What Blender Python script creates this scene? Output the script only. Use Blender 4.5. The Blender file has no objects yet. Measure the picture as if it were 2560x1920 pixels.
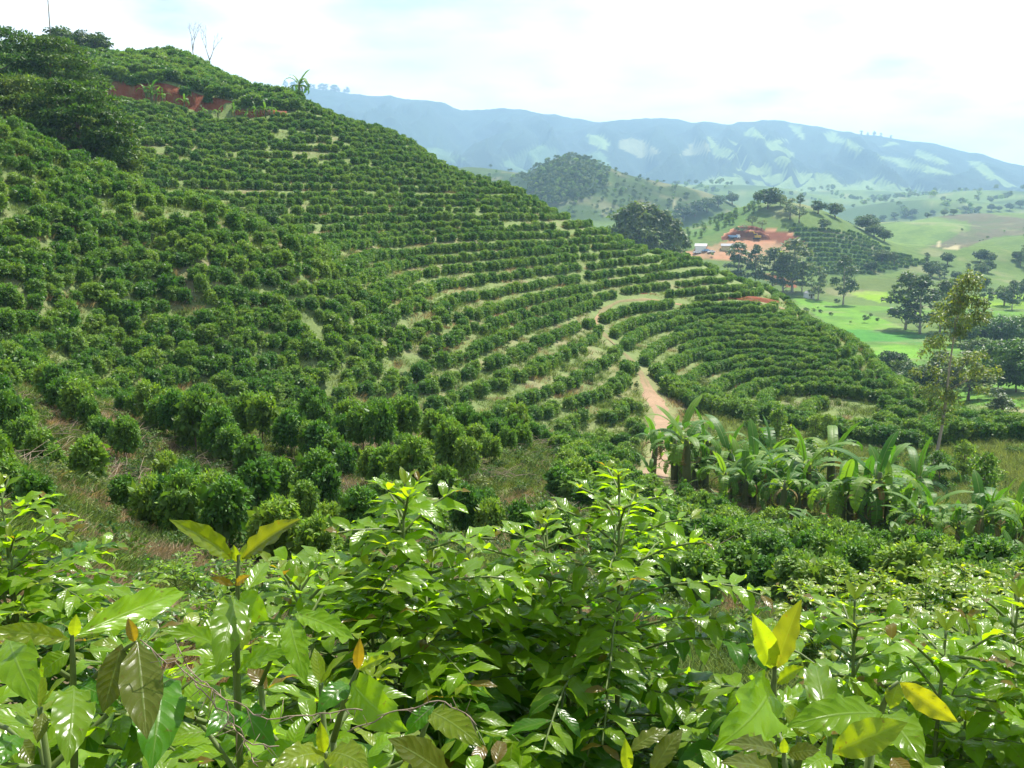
import bpy, math, random
import numpy as np
from mathutils import Vector, Matrix, Euler

# ------------------------------------------------------------------ camera, sky, sun, exposure
sc = bpy.context.scene
FPX, CXP, CYP = 1024.0, 512.0, 384.0          # focal length and centre in pixels of a 1024 x 768 frame
PITCH = math.radians(9.75)
cam_d = bpy.data.cameras.new("camera")
cam_d.sensor_width = 36.0; cam_d.lens = 36.0
cam_d.clip_start = 0.05; cam_d.clip_end = 30000.0
cam = bpy.data.objects.new("camera", cam_d)
sc.collection.objects.link(cam)
cam.location = (0, 0, 0)
cam.rotation_euler = (math.radians(90) - PITCH, 0, 0)
sc.camera = cam

SUN_EL, SUN_AZ = math.radians(57), math.radians(32)      # azimuth clockwise from the view direction (+Y)
world = bpy.data.worlds.new("World"); sc.world = world; world.use_nodes = True
nt = world.node_tree; nt.nodes.clear()
N = nt.nodes.new; L = nt.links.new
sky = N('ShaderNodeTexSky'); sky.sky_type = 'NISHITA'; sky.sun_disc = False
sky.sun_elevation = SUN_EL; sky.sun_rotation = SUN_AZ
sky.air_density = 1.0; sky.dust_density = 1.0
skys = N('ShaderNodeVectorMath'); skys.operation = 'SCALE'; skys.inputs['Scale'].default_value = 0.075
L(sky.outputs[0], skys.inputs[0])
tc = N('ShaderNodeTexCoord')
sep = N('ShaderNodeSeparateXYZ'); L(tc.outputs['Generated'], sep.inputs[0])
addz = N('ShaderNodeMath'); addz.operation = 'ADD'; addz.inputs[1].default_value = 0.22; L(sep.outputs['Z'], addz.inputs[0])
dv = N('ShaderNodeVectorMath'); dv.operation = 'DIVIDE'; L(tc.outputs['Generated'], dv.inputs[0]); L(addz.outputs[0], dv.inputs[1])
noi = N('ShaderNodeTexNoise'); noi.inputs['Scale'].default_value = 1.15; noi.inputs['Detail'].default_value = 6.0
noi.inputs['Roughness'].default_value = 0.52
L(dv.outputs[0], noi.inputs['Vector'])
rmp = N('ShaderNodeMapRange'); rmp.inputs[1].default_value = 0.36; rmp.inputs[2].default_value = 0.58
cov = N('ShaderNodeMapRange'); cov.inputs[1].default_value = 0.05; cov.inputs[2].default_value = 0.75; cov.inputs[3].default_value = 0.075; cov.inputs[4].default_value = -0.12
L(sep.outputs['Z'], cov.inputs[0])                         # low cloud banks overlap towards the horizon, gaps open overhead
cva = N('ShaderNodeMath'); cva.operation = 'ADD'; L(noi.outputs[0], cva.inputs[0]); L(cov.outputs[0], cva.inputs[1])
L(cva.outputs[0], rmp.inputs[0])
mixc = N('ShaderNodeMix'); mixc.data_type = 'RGBA'
L(rmp.outputs[0], mixc.inputs['Factor']); L(skys.outputs[0], mixc.inputs[6]); mixc.inputs[7].default_value = (0.86, 0.86, 0.86, 1)
no2 = N('ShaderNodeTexNoise'); no2.inputs['Scale'].default_value = 2.3; no2.inputs['Detail'].default_value = 5.0; L(dv.outputs[0], no2.inputs['Vector'])
rm2 = N('ShaderNodeMapRange'); rm2.inputs[1].default_value = 0.52; rm2.inputs[2].default_value = 0.74; L(no2.outputs[0], rm2.inputs[0])
ccol = N('ShaderNodeMix'); ccol.data_type = 'RGBA'; L(rm2.outputs[0], ccol.inputs['Factor']); ccol.inputs[6].default_value = (0.86, 0.86, 0.86, 1); ccol.inputs[7].default_value = (0.36, 0.39, 0.44, 1); L(ccol.outputs[2], mixc.inputs[7])      # grey undersides
bg = N('ShaderNodeBackground'); bg.inputs[1].default_value = 1.0
L(mixc.outputs[2], bg.inputs[0])
wo = N('ShaderNodeOutputWorld'); L(bg.outputs[0], wo.inputs[0])

sun_d = bpy.data.lights.new("sun", 'SUN'); sun_d.energy = 5.0; sun_d.angle = math.radians(0.53); sun_d.color = (1.0, 0.95, 0.86)
sun = bpy.data.objects.new("sun", sun_d); sc.collection.objects.link(sun)
sdir = Vector((math.sin(SUN_AZ) * math.cos(SUN_EL), math.cos(SUN_AZ) * math.cos(SUN_EL), math.sin(SUN_EL)))
sun.rotation_euler = sdir.to_track_quat('Z', 'Y').to_euler()
sun.location = sdir * 400

sc.view_settings.view_transform = 'Standard'; sc.view_settings.look = 'None'
sc.view_settings.exposure = 1.05; sc.view_settings.gamma = 1.0
sc.cycles.use_denoising = True
sc.cycles.max_bounces = 6; sc.cycles.diffuse_bounces = 3; sc.cycles.glossy_bounces = 2
sc.cycles.transmission_bounces = 4; sc.cycles.volume_bounces = 1; sc.cycles.transparent_max_bounces = 6
sc.cycles.sample_clamp_indirect = 4.0

# ------------------------------------------------------------------ helpers
rng = np.random.default_rng(7); random.seed(7)
C = sc.collection
cp, sp = math.cos(PITCH), math.sin(PITCH)
def at(u, v, Y):
    """world point seen at pixel (u, v) whose forward distance is Y"""
    x = (u - CXP) / FPX; y = -(v - CYP) / FPX
    f = cp + y * sp; z = -sp + y * cp
    return np.array([x / f * Y, Y, z / f * Y])
def proj(P):
    P = np.atleast_2d(P)
    fw = P[:, 1] * cp - P[:, 2] * sp; up = P[:, 1] * sp + P[:, 2] * cp
    fw = np.where(np.abs(fw) < 1e-6, 1e-6, fw)
    return CXP + FPX * P[:, 0] / fw, CYP - FPX * up / fw, fw
def mesh_arrays(name, V, F, smooth=False, col=None, uv=None):
    V = np.asarray(V, np.float32); F = np.asarray(F, np.int32)
    me = bpy.data.meshes.new(name); k = F.shape[1]
    me.vertices.add(len(V)); me.vertices.foreach_set('co', V.ravel())
    me.loops.add(F.size); me.loops.foreach_set('vertex_index', F.ravel())
    me.polygons.add(len(F)); me.polygons.foreach_set('loop_start', np.arange(0, F.size, k, dtype=np.int32))
    me.update(calc_edges=True)
    if smooth: me.polygons.foreach_set('use_smooth', np.ones(len(F), bool))
    if col is not None:
        a = me.color_attributes.new('tint', 'FLOAT_COLOR', 'POINT')
        c = np.ones((len(V), 4), np.float32); c[:, :3] = col; a.data.foreach_set('color', c.ravel())
    if uv is not None:
        l = me.uv_layers.new(name='UVMap'); l.data.foreach_set('uv', np.asarray(uv, np.float32)[F.ravel()].ravel())
    return me
class MB:
    """collects polygons for one mesh"""
    def __init__(s): s.v = []; s.f = []
    def add(s, V, F):
        o = len(s.v); s.v += [tuple(map(float, p)) for p in V]; s.f += [tuple(i + o for i in f) for f in F]
    def box(s, c, d, rz=0.0):
        cx, cy, cz = c; a, b, h = d[0] / 2, d[1] / 2, d[2] / 2; co, si = math.cos(rz), math.sin(rz)
        V = [(cx + x * co - y * si, cy + x * si + y * co, cz + z) for z in (-h, h) for x, y in ((-a, -b), (a, -b), (a, b), (-a, b))]
        s.add(V, [(3, 2, 1, 0), (4, 5, 6, 7), (0, 1, 5, 4), (1, 2, 6, 5), (2, 3, 7, 6), (3, 0, 4, 7)])
    def tube(s, pts, rad, n=6, cap=True):
        pts = [Vector(p) for p in pts]; R = []
        for i, p in enumerate(pts):
            t = (pts[min(i + 1, len(pts) - 1)] - pts[max(i - 1, 0)]); t.normalize()
            a = t.cross(Vector((0, 0, 1)));
            if a.length < 1e-3: a = Vector((1, 0, 0))
            a.normalize(); b = t.cross(a); r = rad[i] if hasattr(rad, '__len__') else rad
            R += [p + a * math.cos(2 * math.pi * k / n) * r + b * math.sin(2 * math.pi * k / n) * r for k in range(n)]
        F = [(i * n + k, i * n + (k + 1) % n, (i + 1) * n + (k + 1) % n, (i + 1) * n + k) for i in range(len(pts) - 1) for k in range(n)]
        if cap: F += [tuple(reversed(range(n))), tuple(range((len(pts) - 1) * n, len(pts) * n))]
        s.add(R, F)
    def mesh(s, name, smooth=False):
        me = bpy.data.meshes.new(name); me.from_pydata(s.v, [], s.f); me.update()
        if smooth: me.polygons.foreach_set('use_smooth', np.ones(len(me.polygons), bool))
        return me
def link(name, me, mat=None, parent=None, loc=(0, 0, 0), rot=(0, 0, 0), scale=1.0):
    o = bpy.data.objects.new(name, me)
    if mat is not None and me is not None and not me.materials: me.materials.append(mat)
    C.objects.link(o); o.location = loc; o.rotation_euler = rot
    o.scale = (scale,) * 3 if not hasattr(scale, '__len__') else scale
    if parent is not None: o.parent = parent
    return o
def tag(o, label, cat, group=None):
    o['label'] = label; o['category'] = cat
    if group: o['group'] = group
    return o
def kind(o, k): o['kind'] = k; return o
def thing(name, label, cat, loc=(0, 0, 0), rot=(0, 0, 0), scale=1.0, group=None):
    return tag(link(name, None, None, None, loc, rot, scale), label, cat, group)
def copy_tree(src, label=None, group=None, loc=None, rot=None, scale=None):
    def rec(o, par):
        c = o.copy(); C.objects.link(c); c.parent = par
        for ch in CH.get(o.name, []): rec(ch, c)
        return c
    CH = {}
    for o in [src] + list(src.children_recursive):
        for ch in o.children: CH.setdefault(o.name, []).append(ch)
    c = rec(src, None)
    if label: c['label'] = label
    if group: c['group'] = group
    if loc is not None: c.location = loc
    if rot is not None: c.rotation_euler = rot
    if scale is not None: c.scale = (scale,) * 3 if not hasattr(scale, '__len__') else scale
    return c

# ------------------------------------------------------------------ materials
def new_mat(name):
    m = bpy.data.materials.new(name); m.use_nodes = True; m.node_tree.nodes.clear(); return m, m.node_tree.nodes.new, m.node_tree.links.new
def out(m, n, l, sh):
    o = n('ShaderNodeOutputMaterial'); l(sh, o.inputs[0])
def hsv_var(n, l, col, amt_v=0.25, amt_h=0.02, rnd=None):
    h = n('ShaderNodeHueSaturation')
    mr = n('ShaderNodeMapRange'); l(rnd, mr.inputs[0]); mr.inputs[3].default_value = 1 - amt_v; mr.inputs[4].default_value = 1 + amt_v
    mh = n('ShaderNodeMapRange'); l(rnd, mh.inputs[0]); mh.inputs[3].default_value = 0.5 + amt_h; mh.inputs[4].default_value = 0.5 - amt_h
    l(mr.outputs[0], h.inputs['Value']); l(mh.outputs[0], h.inputs['Hue']); l(col, h.inputs['Color'])
    return h.outputs[0]
def foliage_mat(name, base, rough=0.4, trans=0.3, spec=0.5, tcol=None):
    """small leaves: tint attribute (per leaf) times base, plus a translucent share"""
    m, n, l = new_mat(name)
    a = n('ShaderNodeVertexColor'); a.layer_name = 'tint'
    mul = n('ShaderNodeMix'); mul.data_type = 'RGBA'; mul.blend_type = 'MULTIPLY'; mul.inputs['Factor'].default_value = 1
    l(a.outputs[0], mul.inputs[6]); mul.inputs[7].default_value = (*base, 1)
    oi = n('ShaderNodeObjectInfo')
    c = hsv_var(n, l, mul.outputs[2], 0.30, 0.026, oi.outputs['Random'])
    p = n('ShaderNodeBsdfPrincipled'); l(c, p.inputs['Base Color']); p.inputs['Roughness'].default_value = rough
    p.inputs['Specular IOR Level'].default_value = spec
    t = n('ShaderNodeBsdfTranslucent')
    tm = n('ShaderNodeMix'); tm.data_type = 'RGBA'; tm.blend_type = 'MULTIPLY'; tm.inputs['Factor'].default_value = 1
    tb = tcol or (1.5, 1.6, 0.5); l(c, tm.inputs[6]); tm.inputs[7].default_value = (*tb, 1)
    l(tm.outputs[2], t.inputs[0])
    mx = n('ShaderNodeMixShader'); mx.inputs[0].default_value = trans; l(p.outputs[0], mx.inputs[1]); l(t.outputs[0], mx.inputs[2])
    out(m, n, l, mx.outputs[0]); return m
def plain_mat(name, base, rough=0.8, var=0.25, scale=6.0, bump=0.0, spec=0.3):
    m, n, l = new_mat(name)
    co = n('ShaderNodeTexCoord'); no = n('ShaderNodeTexNoise'); no.inputs['Scale'].default_value = scale; no.inputs['Detail'].default_value = 5
    l(co.outputs['Object'], no.inputs['Vector'])
    rgb = n('ShaderNodeRGB'); rgb.outputs[0].default_value = (*base, 1)
    c = hsv_var(n, l, rgb.outputs[0], var, 0.01, no.outputs[0])
    p = n('ShaderNodeBsdfPrincipled'); l(c, p.inputs['Base Color']); p.inputs['Roughness'].default_value = rough
    p.inputs['Specular IOR Level'].default_value = spec
    if bump:
        b = n('ShaderNodeBump'); b.inputs['Strength'].default_value = bump; l(no.outputs[0], b.inputs['Height']); l(b.outputs[0], p.inputs['Normal'])
    out(m, n, l, p.outputs[0]); return m
def ground_mat(name, s1=0.25, s2=2.5, rough=0.95, bump=0.6, dist=0.3, var=0.35):
    """colour from the land-cover attribute, broken up by two scales of noise"""
    m, n, l = new_mat(name)
    a = n('ShaderNodeVertexColor'); a.layer_name = 'tint'
    g = n('ShaderNodeNewGeometry')
    n1 = n('ShaderNodeTexNoise'); n1.inputs['Scale'].default_value = s1; n1.inputs['Detail'].default_value = 6; n1.inputs['Roughness'].default_value = 0.65
    n2 = n('ShaderNodeTexNoise'); n2.inputs['Scale'].default_value = s2; n2.inputs['Detail'].default_value = 8; n2.inputs['Roughness'].default_value = 0.75
    l(g.outputs['Position'], n1.inputs['Vector']); l(g.outputs['Position'], n2.inputs['Vector'])
    c = hsv_var(n, l, a.outputs[0], var, 0.015, n1.outputs[0]); c = hsv_var(n, l, c, var * 1.4, 0.01, n2.outputs[0])
    p = n('ShaderNodeBsdfPrincipled'); l(c, p.inputs['Base Color']); p.inputs['Roughness'].default_value = rough; p.inputs['Specular IOR Level'].default_value = 0.1
    b = n('ShaderNodeBump'); b.inputs['Strength'].default_value = bump; b.inputs['Distance'].default_value = dist
    l(n2.outputs[0], b.inputs['Height']); l(b.outputs[0], p.inputs['Normal'])
    out(m, n, l, p.outputs[0]); return m
M_ground = ground_mat('ground_cover')
M_bark = plain_mat('bark_brown', (0.13, 0.09, 0.06), 0.9, 0.35, 8, 0.5)
M_bark_grey = plain_mat('bark_grey', (0.32, 0.27, 0.21), 0.9, 0.3, 5, 0.4)
M_coffee = foliage_mat('coffee_foliage', (0.108, 0.214, 0.036), 0.45, 0.36, 0.22)

# ------------------------------------------------------------------ the lie of the land
# control points: pixel column, pixel row of the bare ground, forward distance in metres
CTRL = []
def col(u, *pts):
    for v, d in pts: CTRL.append((u, v, d))
def colz(u, *pts):                       # distance, height: near ground and ground hidden behind crests
    for d, z in pts: CTRL.append((u, None, d, z))
for u in (-160, 0): 
    colz(u, (1, -1.7), (3, -2.2), (6, -2.8), (10, -3.5), (20, -5.2))
    col(u, (470, 26), (403, 41), (367, 58), (340, 63), (250, 72), (170, 82), (130, 90))
    colz(u, (112, 7), (150, 13), (205, 25), (216, 29), (250, 37), (290, 32), (400, 10))
colz(100, (1, -1.7), (3, -2.3), (6, -3.0), (10, -3.9), (18, -5.8))
col(100, (455, 35), (408, 46), (384, 66), (330, 73), (270, 78), (205, 90), (170, 97))
colz(100, (116, 1.5), (150, 9), (205, 24), (216, 28), (240, 33.5), (290, 27), (400, 5))
colz(200, (10, -4.2), (18, -6.2))
col(200, (490, 32), (422, 49), (395, 72), (330, 79), (270, 84), (228, 93), (205, 100))
colz(200, (120, -2.6))
col(200, (200, 140), (150, 170), (102, 204))
colz(200, (214, 25.5), (238, 32.5), (290, 22), (400, -15))
colz(300, (1, -1.7), (3, -2.5), (6, -3.4), (10, -4.4), (18, -6.2))
col(300, (490, 34), (430, 51), (410, 79), (330, 87), (272, 95), (240, 106))
colz(300, (122, -4.8))
col(300, (232, 136), (180, 168), (130, 198), (106, 212))
colz(300, (228, 23), (245, 22), (280, 14), (340, -15), (420, -38))
col(400, (545, 24), (495, 34), (433, 55), (420, 84), (360, 96), (300, 112), (282, 128), (250, 150), (200, 178), (160, 200), (145, 212))
colz(400, (245, 14), (290, -8), (340, -30), (420, -42))
colz(512, (1, -1.75), (3, -2.6), (6, -3.7), (10, -4.8), (18, -6.4))
col(512, (550, 24), (500, 34), (438, 59), (430, 88), (375, 103), (325, 130), (285, 150), (240, 175), (203, 200), (190, 212))
colz(512, (245, 0), (290, -20), (340, -37), (420, -42))
col(600, (555, 24), (515, 33), (464, 67), (445, 88), (400, 103), (352, 128), (326, 150), (304, 165), (262, 190), (232, 210))
colz(600, (245, -9), (290, -28), (340, -39), (420, -42))
colz(690, (3, -2.7), (6, -3.9), (10, -5.0), (18, -7.2))
col(690, (540, 32), (500, 51), (474, 70), (430, 93), (410, 107), (360, 137), (312, 176), (297, 184), (276, 203), (262, 214))
colz(690, (245, -15), (290, -32), (340, -40), (420, -42))
col(780, (570, 28), (528, 46), (455, 80), (432, 98), (375, 130), (332, 160), (309, 186), (302, 200))
colz(780, (225, -20.5), (260, -35), (300, -41), (420, -42))
col(850, (568, 26), (505, 52), (455, 86), (443, 98), (395, 119), (356, 140), (345, 150))
colz(850, (170, -23), (215, -37), (260, -41), (420, -42))
col(910, (550, 35), (470, 82), (446, 95), (410, 110), (393, 120))
colz(910, (140, -26), (180, -36), (240, -40), (420, -42))
colz(1000, (1, -1.75), (3, -2.7), (6, -4.0), (10, -5.2), (18, -7.6))
col(1000, (562, 30), (505, 56), (462, 80), (440, 92), (428, 100))
colz(1000, (122, -27), (170, -34), (240, -39), (420, -42))
for u in (1180,):
    colz(u, (1, -1.75), (3, -2.7), (6, -4.0), (10, -5.2), (18, -7.6), (30, -11), (56, -17), (80, -20), (100, -22), (122, -28), (170, -34), (240, -39), (420, -42))
P = []
for c in CTRL:
    if c[1] is None:
        d, z = c[2], c[3]; P.append(((c[0] - CXP) / FPX / cp * d * (1 - 0.0), d, z))
    else: P.append(at(*c))
P = np.array(P)
AZK = 4.0
def warp(x, y):
    r = np.hypot(x, y); return np.stack([np.arctan2(x, y) * AZK, np.log(np.maximum(r, 0.5))], -1), r
Q, R0 = warp(P[:, 0], P[:, 1]); qv = P[:, 2] / R0
def tpsk(d2): return 0.5 * d2 * np.log(d2 + 1e-12)
n_ = len(Q); D2 = ((Q[:, None] - Q[None]) ** 2).sum(-1)
A = np.zeros((n_ + 3, n_ + 3)); A[:n_, :n_] = tpsk(D2) + np.eye(n_) * 0.002
A[:n_, n_] = 1; A[:n_, n_ + 1:] = Q; A[n_, :n_] = 1; A[n_ + 1:, :n_] = Q.T
W = np.linalg.solve(A, np.concatenate([qv, np.zeros(3)]))
def tps(x, y):
    x = np.asarray(x, float); sh = x.shape; X, r = warp(x.ravel(), np.asarray(y, float).ravel())
    X[:, 0] = np.clip(X[:, 0], -0.62 * AZK, 0.62 * AZK)
    o = np.empty(len(X))
    for i in range(0, len(X), 20000):
        s = X[i:i + 20000]; d2 = ((s[:, None] - Q[None]) ** 2).sum(-1)
        o[i:i + 20000] = tpsk(d2) @ W[:n_] + W[n_] + s @ W[n_ + 1:]
    return (o * r).reshape(sh)
def sstep(a, b, x):
    t = np.clip((x - a) / (b - a), 0, 1); return t * t * (3 - 2 * t)
_nz = np.random.default_rng(3)
_perm = _nz.random((256, 256))
def vnoise(x, y):
    x = np.asarray(x, float); y = np.asarray(y, float)
    xi = np.floor(x).astype(int); yi = np.floor(y).astype(int); fx = x - xi; fy = y - yi
    fx = fx * fx * (3 - 2 * fx); fy = fy * fy * (3 - 2 * fy)
    g = lambda i, j: _perm[i & 255, j & 255]
    return (g(xi, yi) * (1 - fx) + g(xi + 1, yi) * fx) * (1 - fy) + (g(xi, yi + 1) * (1 - fx) + g(xi + 1, yi + 1) * fx) * fy
def fbm(x, y, o=4, lac=2.1, gain=0.5):
    s = 0; a = 1; t = 0
    for i in range(o):
        s = s + a * vnoise(x + 17.3 * i, y + 9.1 * i); t += a; a *= gain; x = x * lac; y = y * lac
    return s / t
BASE = -42.0
def bump(x, y, cu, cv, d, ru, rd, rot=0.0, p=1.0, base=BASE):
    """a rounded hill whose crest stands at pixel (cu, cv), distance d; ru, rd half-sizes in metres"""
    c = at(cu, cv, d); co, si = math.cos(rot), math.sin(rot)
    dx, dy = x - c[0], y - c[1]; e = ((dx * co + dy * si) / ru) ** 2 + ((-dx * si + dy * co) / rd) ** 2
    return (c[2] - base) * np.exp(-e ** p)
def far_height(x, y):
    z = np.zeros_like(x)
    hills = [bump(x, y, 775, 204, 640, 62, 95, 0.0, 1.1), bump(x, y, 690, 232, 600, 70, 80), bump(x, y, 850, 243, 640, 70, 100, 0.3),
             bump(x, y, 905, 222, 930, 105, 110, 0.2, 1.2), bump(x, y, 985, 215, 1080, 120, 140, 0.0, 1.3), bump(x, y, 1035, 236, 740, 95, 90, 0.2),
             bump(x, y, 1120, 215, 900, 150, 200), bump(x, y, 980, 247, 620, 60, 50),
             bump(x, y, 568, 162, 1150, 90, 170, 0.0, 1.0), bump(x, y, 640, 184, 1150, 130, 160), bump(x, y, 470, 168, 1300, 190, 200), bump(x, y, 700, 208, 1100, 90, 120),
             bump(x, y, 740, 187, 2100, 300, 260, 0.2), bump(x, y, 860, 190, 2400, 420, 300), bump(x, y, 990, 190, 2000, 300, 260), bump(x, y, 930, 199, 1600, 220, 160), bump(x, y, 1060, 196, 1700, 200, 220),
             bump(x, y, 600, 182, 2300, 500, 300), bump(x, y, 400, 180, 2300, 500, 400)]
    for h in hills: z = (z ** 3 + h ** 3) ** (1 / 3.0)
    r = np.hypot(x, y)
    z = z + (fbm(x / 90, y / 90, 3) - 0.5) * 5 * sstep(300, 700, r)
    return BASE + z
def height_raw(x, y):
    x = np.asarray(x, float); y = np.asarray(y, float)
    r = np.hypot(x, y); w = sstep(260, 400, r)
    zn = np.zeros_like(x); m = w < 1
    if m.any(): zn[m] = tps(x[m], y[m])
    return zn * (1 - w) + far_height(x, y) * w
# the cut terrace under the upper coffee: a line in azimuth / distance where the ground steps up
def terrace_d(th): return 208.0 + 3.0 * np.sin(th * 14.0)
TH0, TH1 = math.atan((95 - CXP) / FPX / cp), math.atan((284 - CXP) / FPX / cp)
def terrace_step(x, y):
    th = np.arctan2(x, y); r = np.hypot(x, y)
    w = sstep(TH0 - 0.25, TH0 - 0.2, th) * (1 - sstep(TH1 - 0.05, TH1 + 0.012, th))
    k = r - terrace_d(th)
    return 3.4 * w * (sstep(-0.2, 2.2, k) - 0.55) * np.exp(-np.maximum(np.abs(k) - 2, 0) / 16.0)
GX0, GX1, GY0, GY1 = -260, 260, 0, 420
gx, gy = np.meshgrid(np.arange(GX0, GX1 + 1.0), np.arange(GY0, GY1 + 1.0))
GZ = height_raw(gx, gy)
def relief(x, y):
    r = np.hypot(x, y)
    return (fbm(x / 1.7, y / 1.7, 3) - 0.5) * 0.3 * sstep(3, 12, r) + (fbm(x / 7, y / 7, 2) - 0.5) * 0.5 * sstep(10, 40, r)
def height(x, y):
    """quick ground height: bilinear in the 1 m grid near by, direct farther out"""
    x = np.atleast_1d(np.asarray(x, float)); y = np.atleast_1d(np.asarray(y, float))
    o = np.empty_like(x); m = (x > GX0) & (x < GX1 - 1) & (y > GY0) & (y < GY1 - 1)
    if m.any():
        a = x[m] - GX0; b = y[m] - GY0; i = a.astype(int); j = b.astype(int); fx = a - i; fy = b - j
        o[m] = (GZ[j, i] * (1 - fx) + GZ[j, i + 1] * fx) * (1 - fy) + (GZ[j + 1, i] * (1 - fx) + GZ[j + 1, i + 1] * fx) * fy
    if (~m).any(): o[~m] = height_raw(x[~m], y[~m])
    return o + terrace_step(x, y)
def H1(x, y): return float(height([x], [y])[0])
_Y = np.exp(np.arange(math.log(2.0), math.log(6500), 0.004))
def hit(u, v, dmin=2.0, dmax=6500.0):
    """where the ray through pixel (u, v) meets the ground, no nearer than dmin"""
    d = at(u, v, 1.0); Y = _Y[(_Y >= dmin) & (_Y <= dmax)]
    h = height(d[0] * Y, Y); k = np.nonzero(d[2] * Y <= h)[0]
    i = k[0] if len(k) else len(Y) - 1
    p = d * Y[i]; p[2] = h[i]; return p
def ridge(u, d0, d1):
    d = np.arange(d0, d1, 1.0); x = (u - CXP) / FPX / cp * d; z = height(x, d); i = int(np.argmax(z / d)); return np.array([x[i], d[i], z[i]])
def gpt(u, d):
    """ground point in the vertical plane of pixel column u at distance d"""
    x = (u - CXP) / FPX / cp * d; return np.array([x, d, H1(x, d)])
# ------------------------------------------------------------------ land cover and the ground sheet
def inpoly(u, v, poly):
    r = np.zeros(np.shape(u), bool); n = len(poly)
    for i in range(n):
        x1, y1 = poly[i]; x2, y2 = poly[(i + 1) % n]
        if y1 == y2: continue
        c = ((v >= min(y1, y2)) & (v < max(y1, y2))); r ^= c & (u < (x2 - x1) * (v - y1) / (y2 - y1) + x1)
    return r
# the dirt road, traced where it shows between the rows, as points on the ground
ROAD = [gpt(843, 212), gpt(800, 196), gpt(782, 189), gpt(757, 184), gpt(700, 180), gpt(650, 177), gpt(616, 170), gpt(601, 161), gpt(594, 152),
        gpt(606, 142), gpt(624, 133), hit(633, 362, 100), hit(640, 372, 90), hit(650, 392, 80), hit(661, 412, 80), hit(667, 430, 75), hit(664, 448, 70), hit(659, 466, 60), gpt(652, 62), gpt(648, 56)]
ROAD = np.array(ROAD)
def resample(Pt, step):
    d = np.r_[0, np.cumsum(np.linalg.norm(np.diff(Pt[:, :2], axis=0), axis=1))]; t = np.arange(0, d[-1], step)
    X = np.stack([np.interp(t, d, Pt[:, k]) for k in range(2)], 1)
    for _ in range(6): X[1:-1] = (X[:-2] + 2 * X[1:-1] + X[2:]) / 4
    return X
ROADS = resample(ROAD, 0.8)
def road_dist(x, y):
    x = np.asarray(x, float); y = np.asarray(y, float); d = np.full(x.shape, 1e9)
    for p in ROADS[::3]: d = np.minimum(d, (x - p[0]) ** 2 + (y - p[1]) ** 2)
    return np.sqrt(d)
CREST_U = [-200, 0, 100, 200, 300, 400, 512, 600, 650]; CREST_D = [41, 43, 48, 51, 53, 57, 61, 68, 66]
BAN_U = [650, 700, 780, 850, 910, 1024, 1200]; BAN_D = [63, 54, 45, 38, 33.5, 27.5, 22]      # near edge of the banana strip
def near_limit(u): return np.where(u < 650, np.interp(u, CREST_U, CREST_D), np.interp(u, BAN_U, BAN_D))
Z3 = lambda pts: [(576 + a / 4.94, 80 + b / 4.94) for a, b in pts]
G_GRASS = np.array((0.155, 0.205, 0.07)); G_DRY = np.array((0.25, 0.22, 0.125)); G_LITTER = np.array((0.135, 0.092, 0.058))
G_RED = np.array((0.21, 0.068, 0.034)); G_ORANGE = np.array((0.37, 0.19, 0.105)); G_PAST = np.array((0.095, 0.15, 0.034)); G_WOOD = np.array((0.030, 0.062, 0.022))
G_BRIGHT = np.array((0.10, 0.215, 0.022)); G_LIME = np.array((0.17, 0.29, 0.015)); G_MEAD = np.array((0.125, 0.18, 0.036)); G_CROP = np.array((0.055, 0.10, 0.028))
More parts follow.
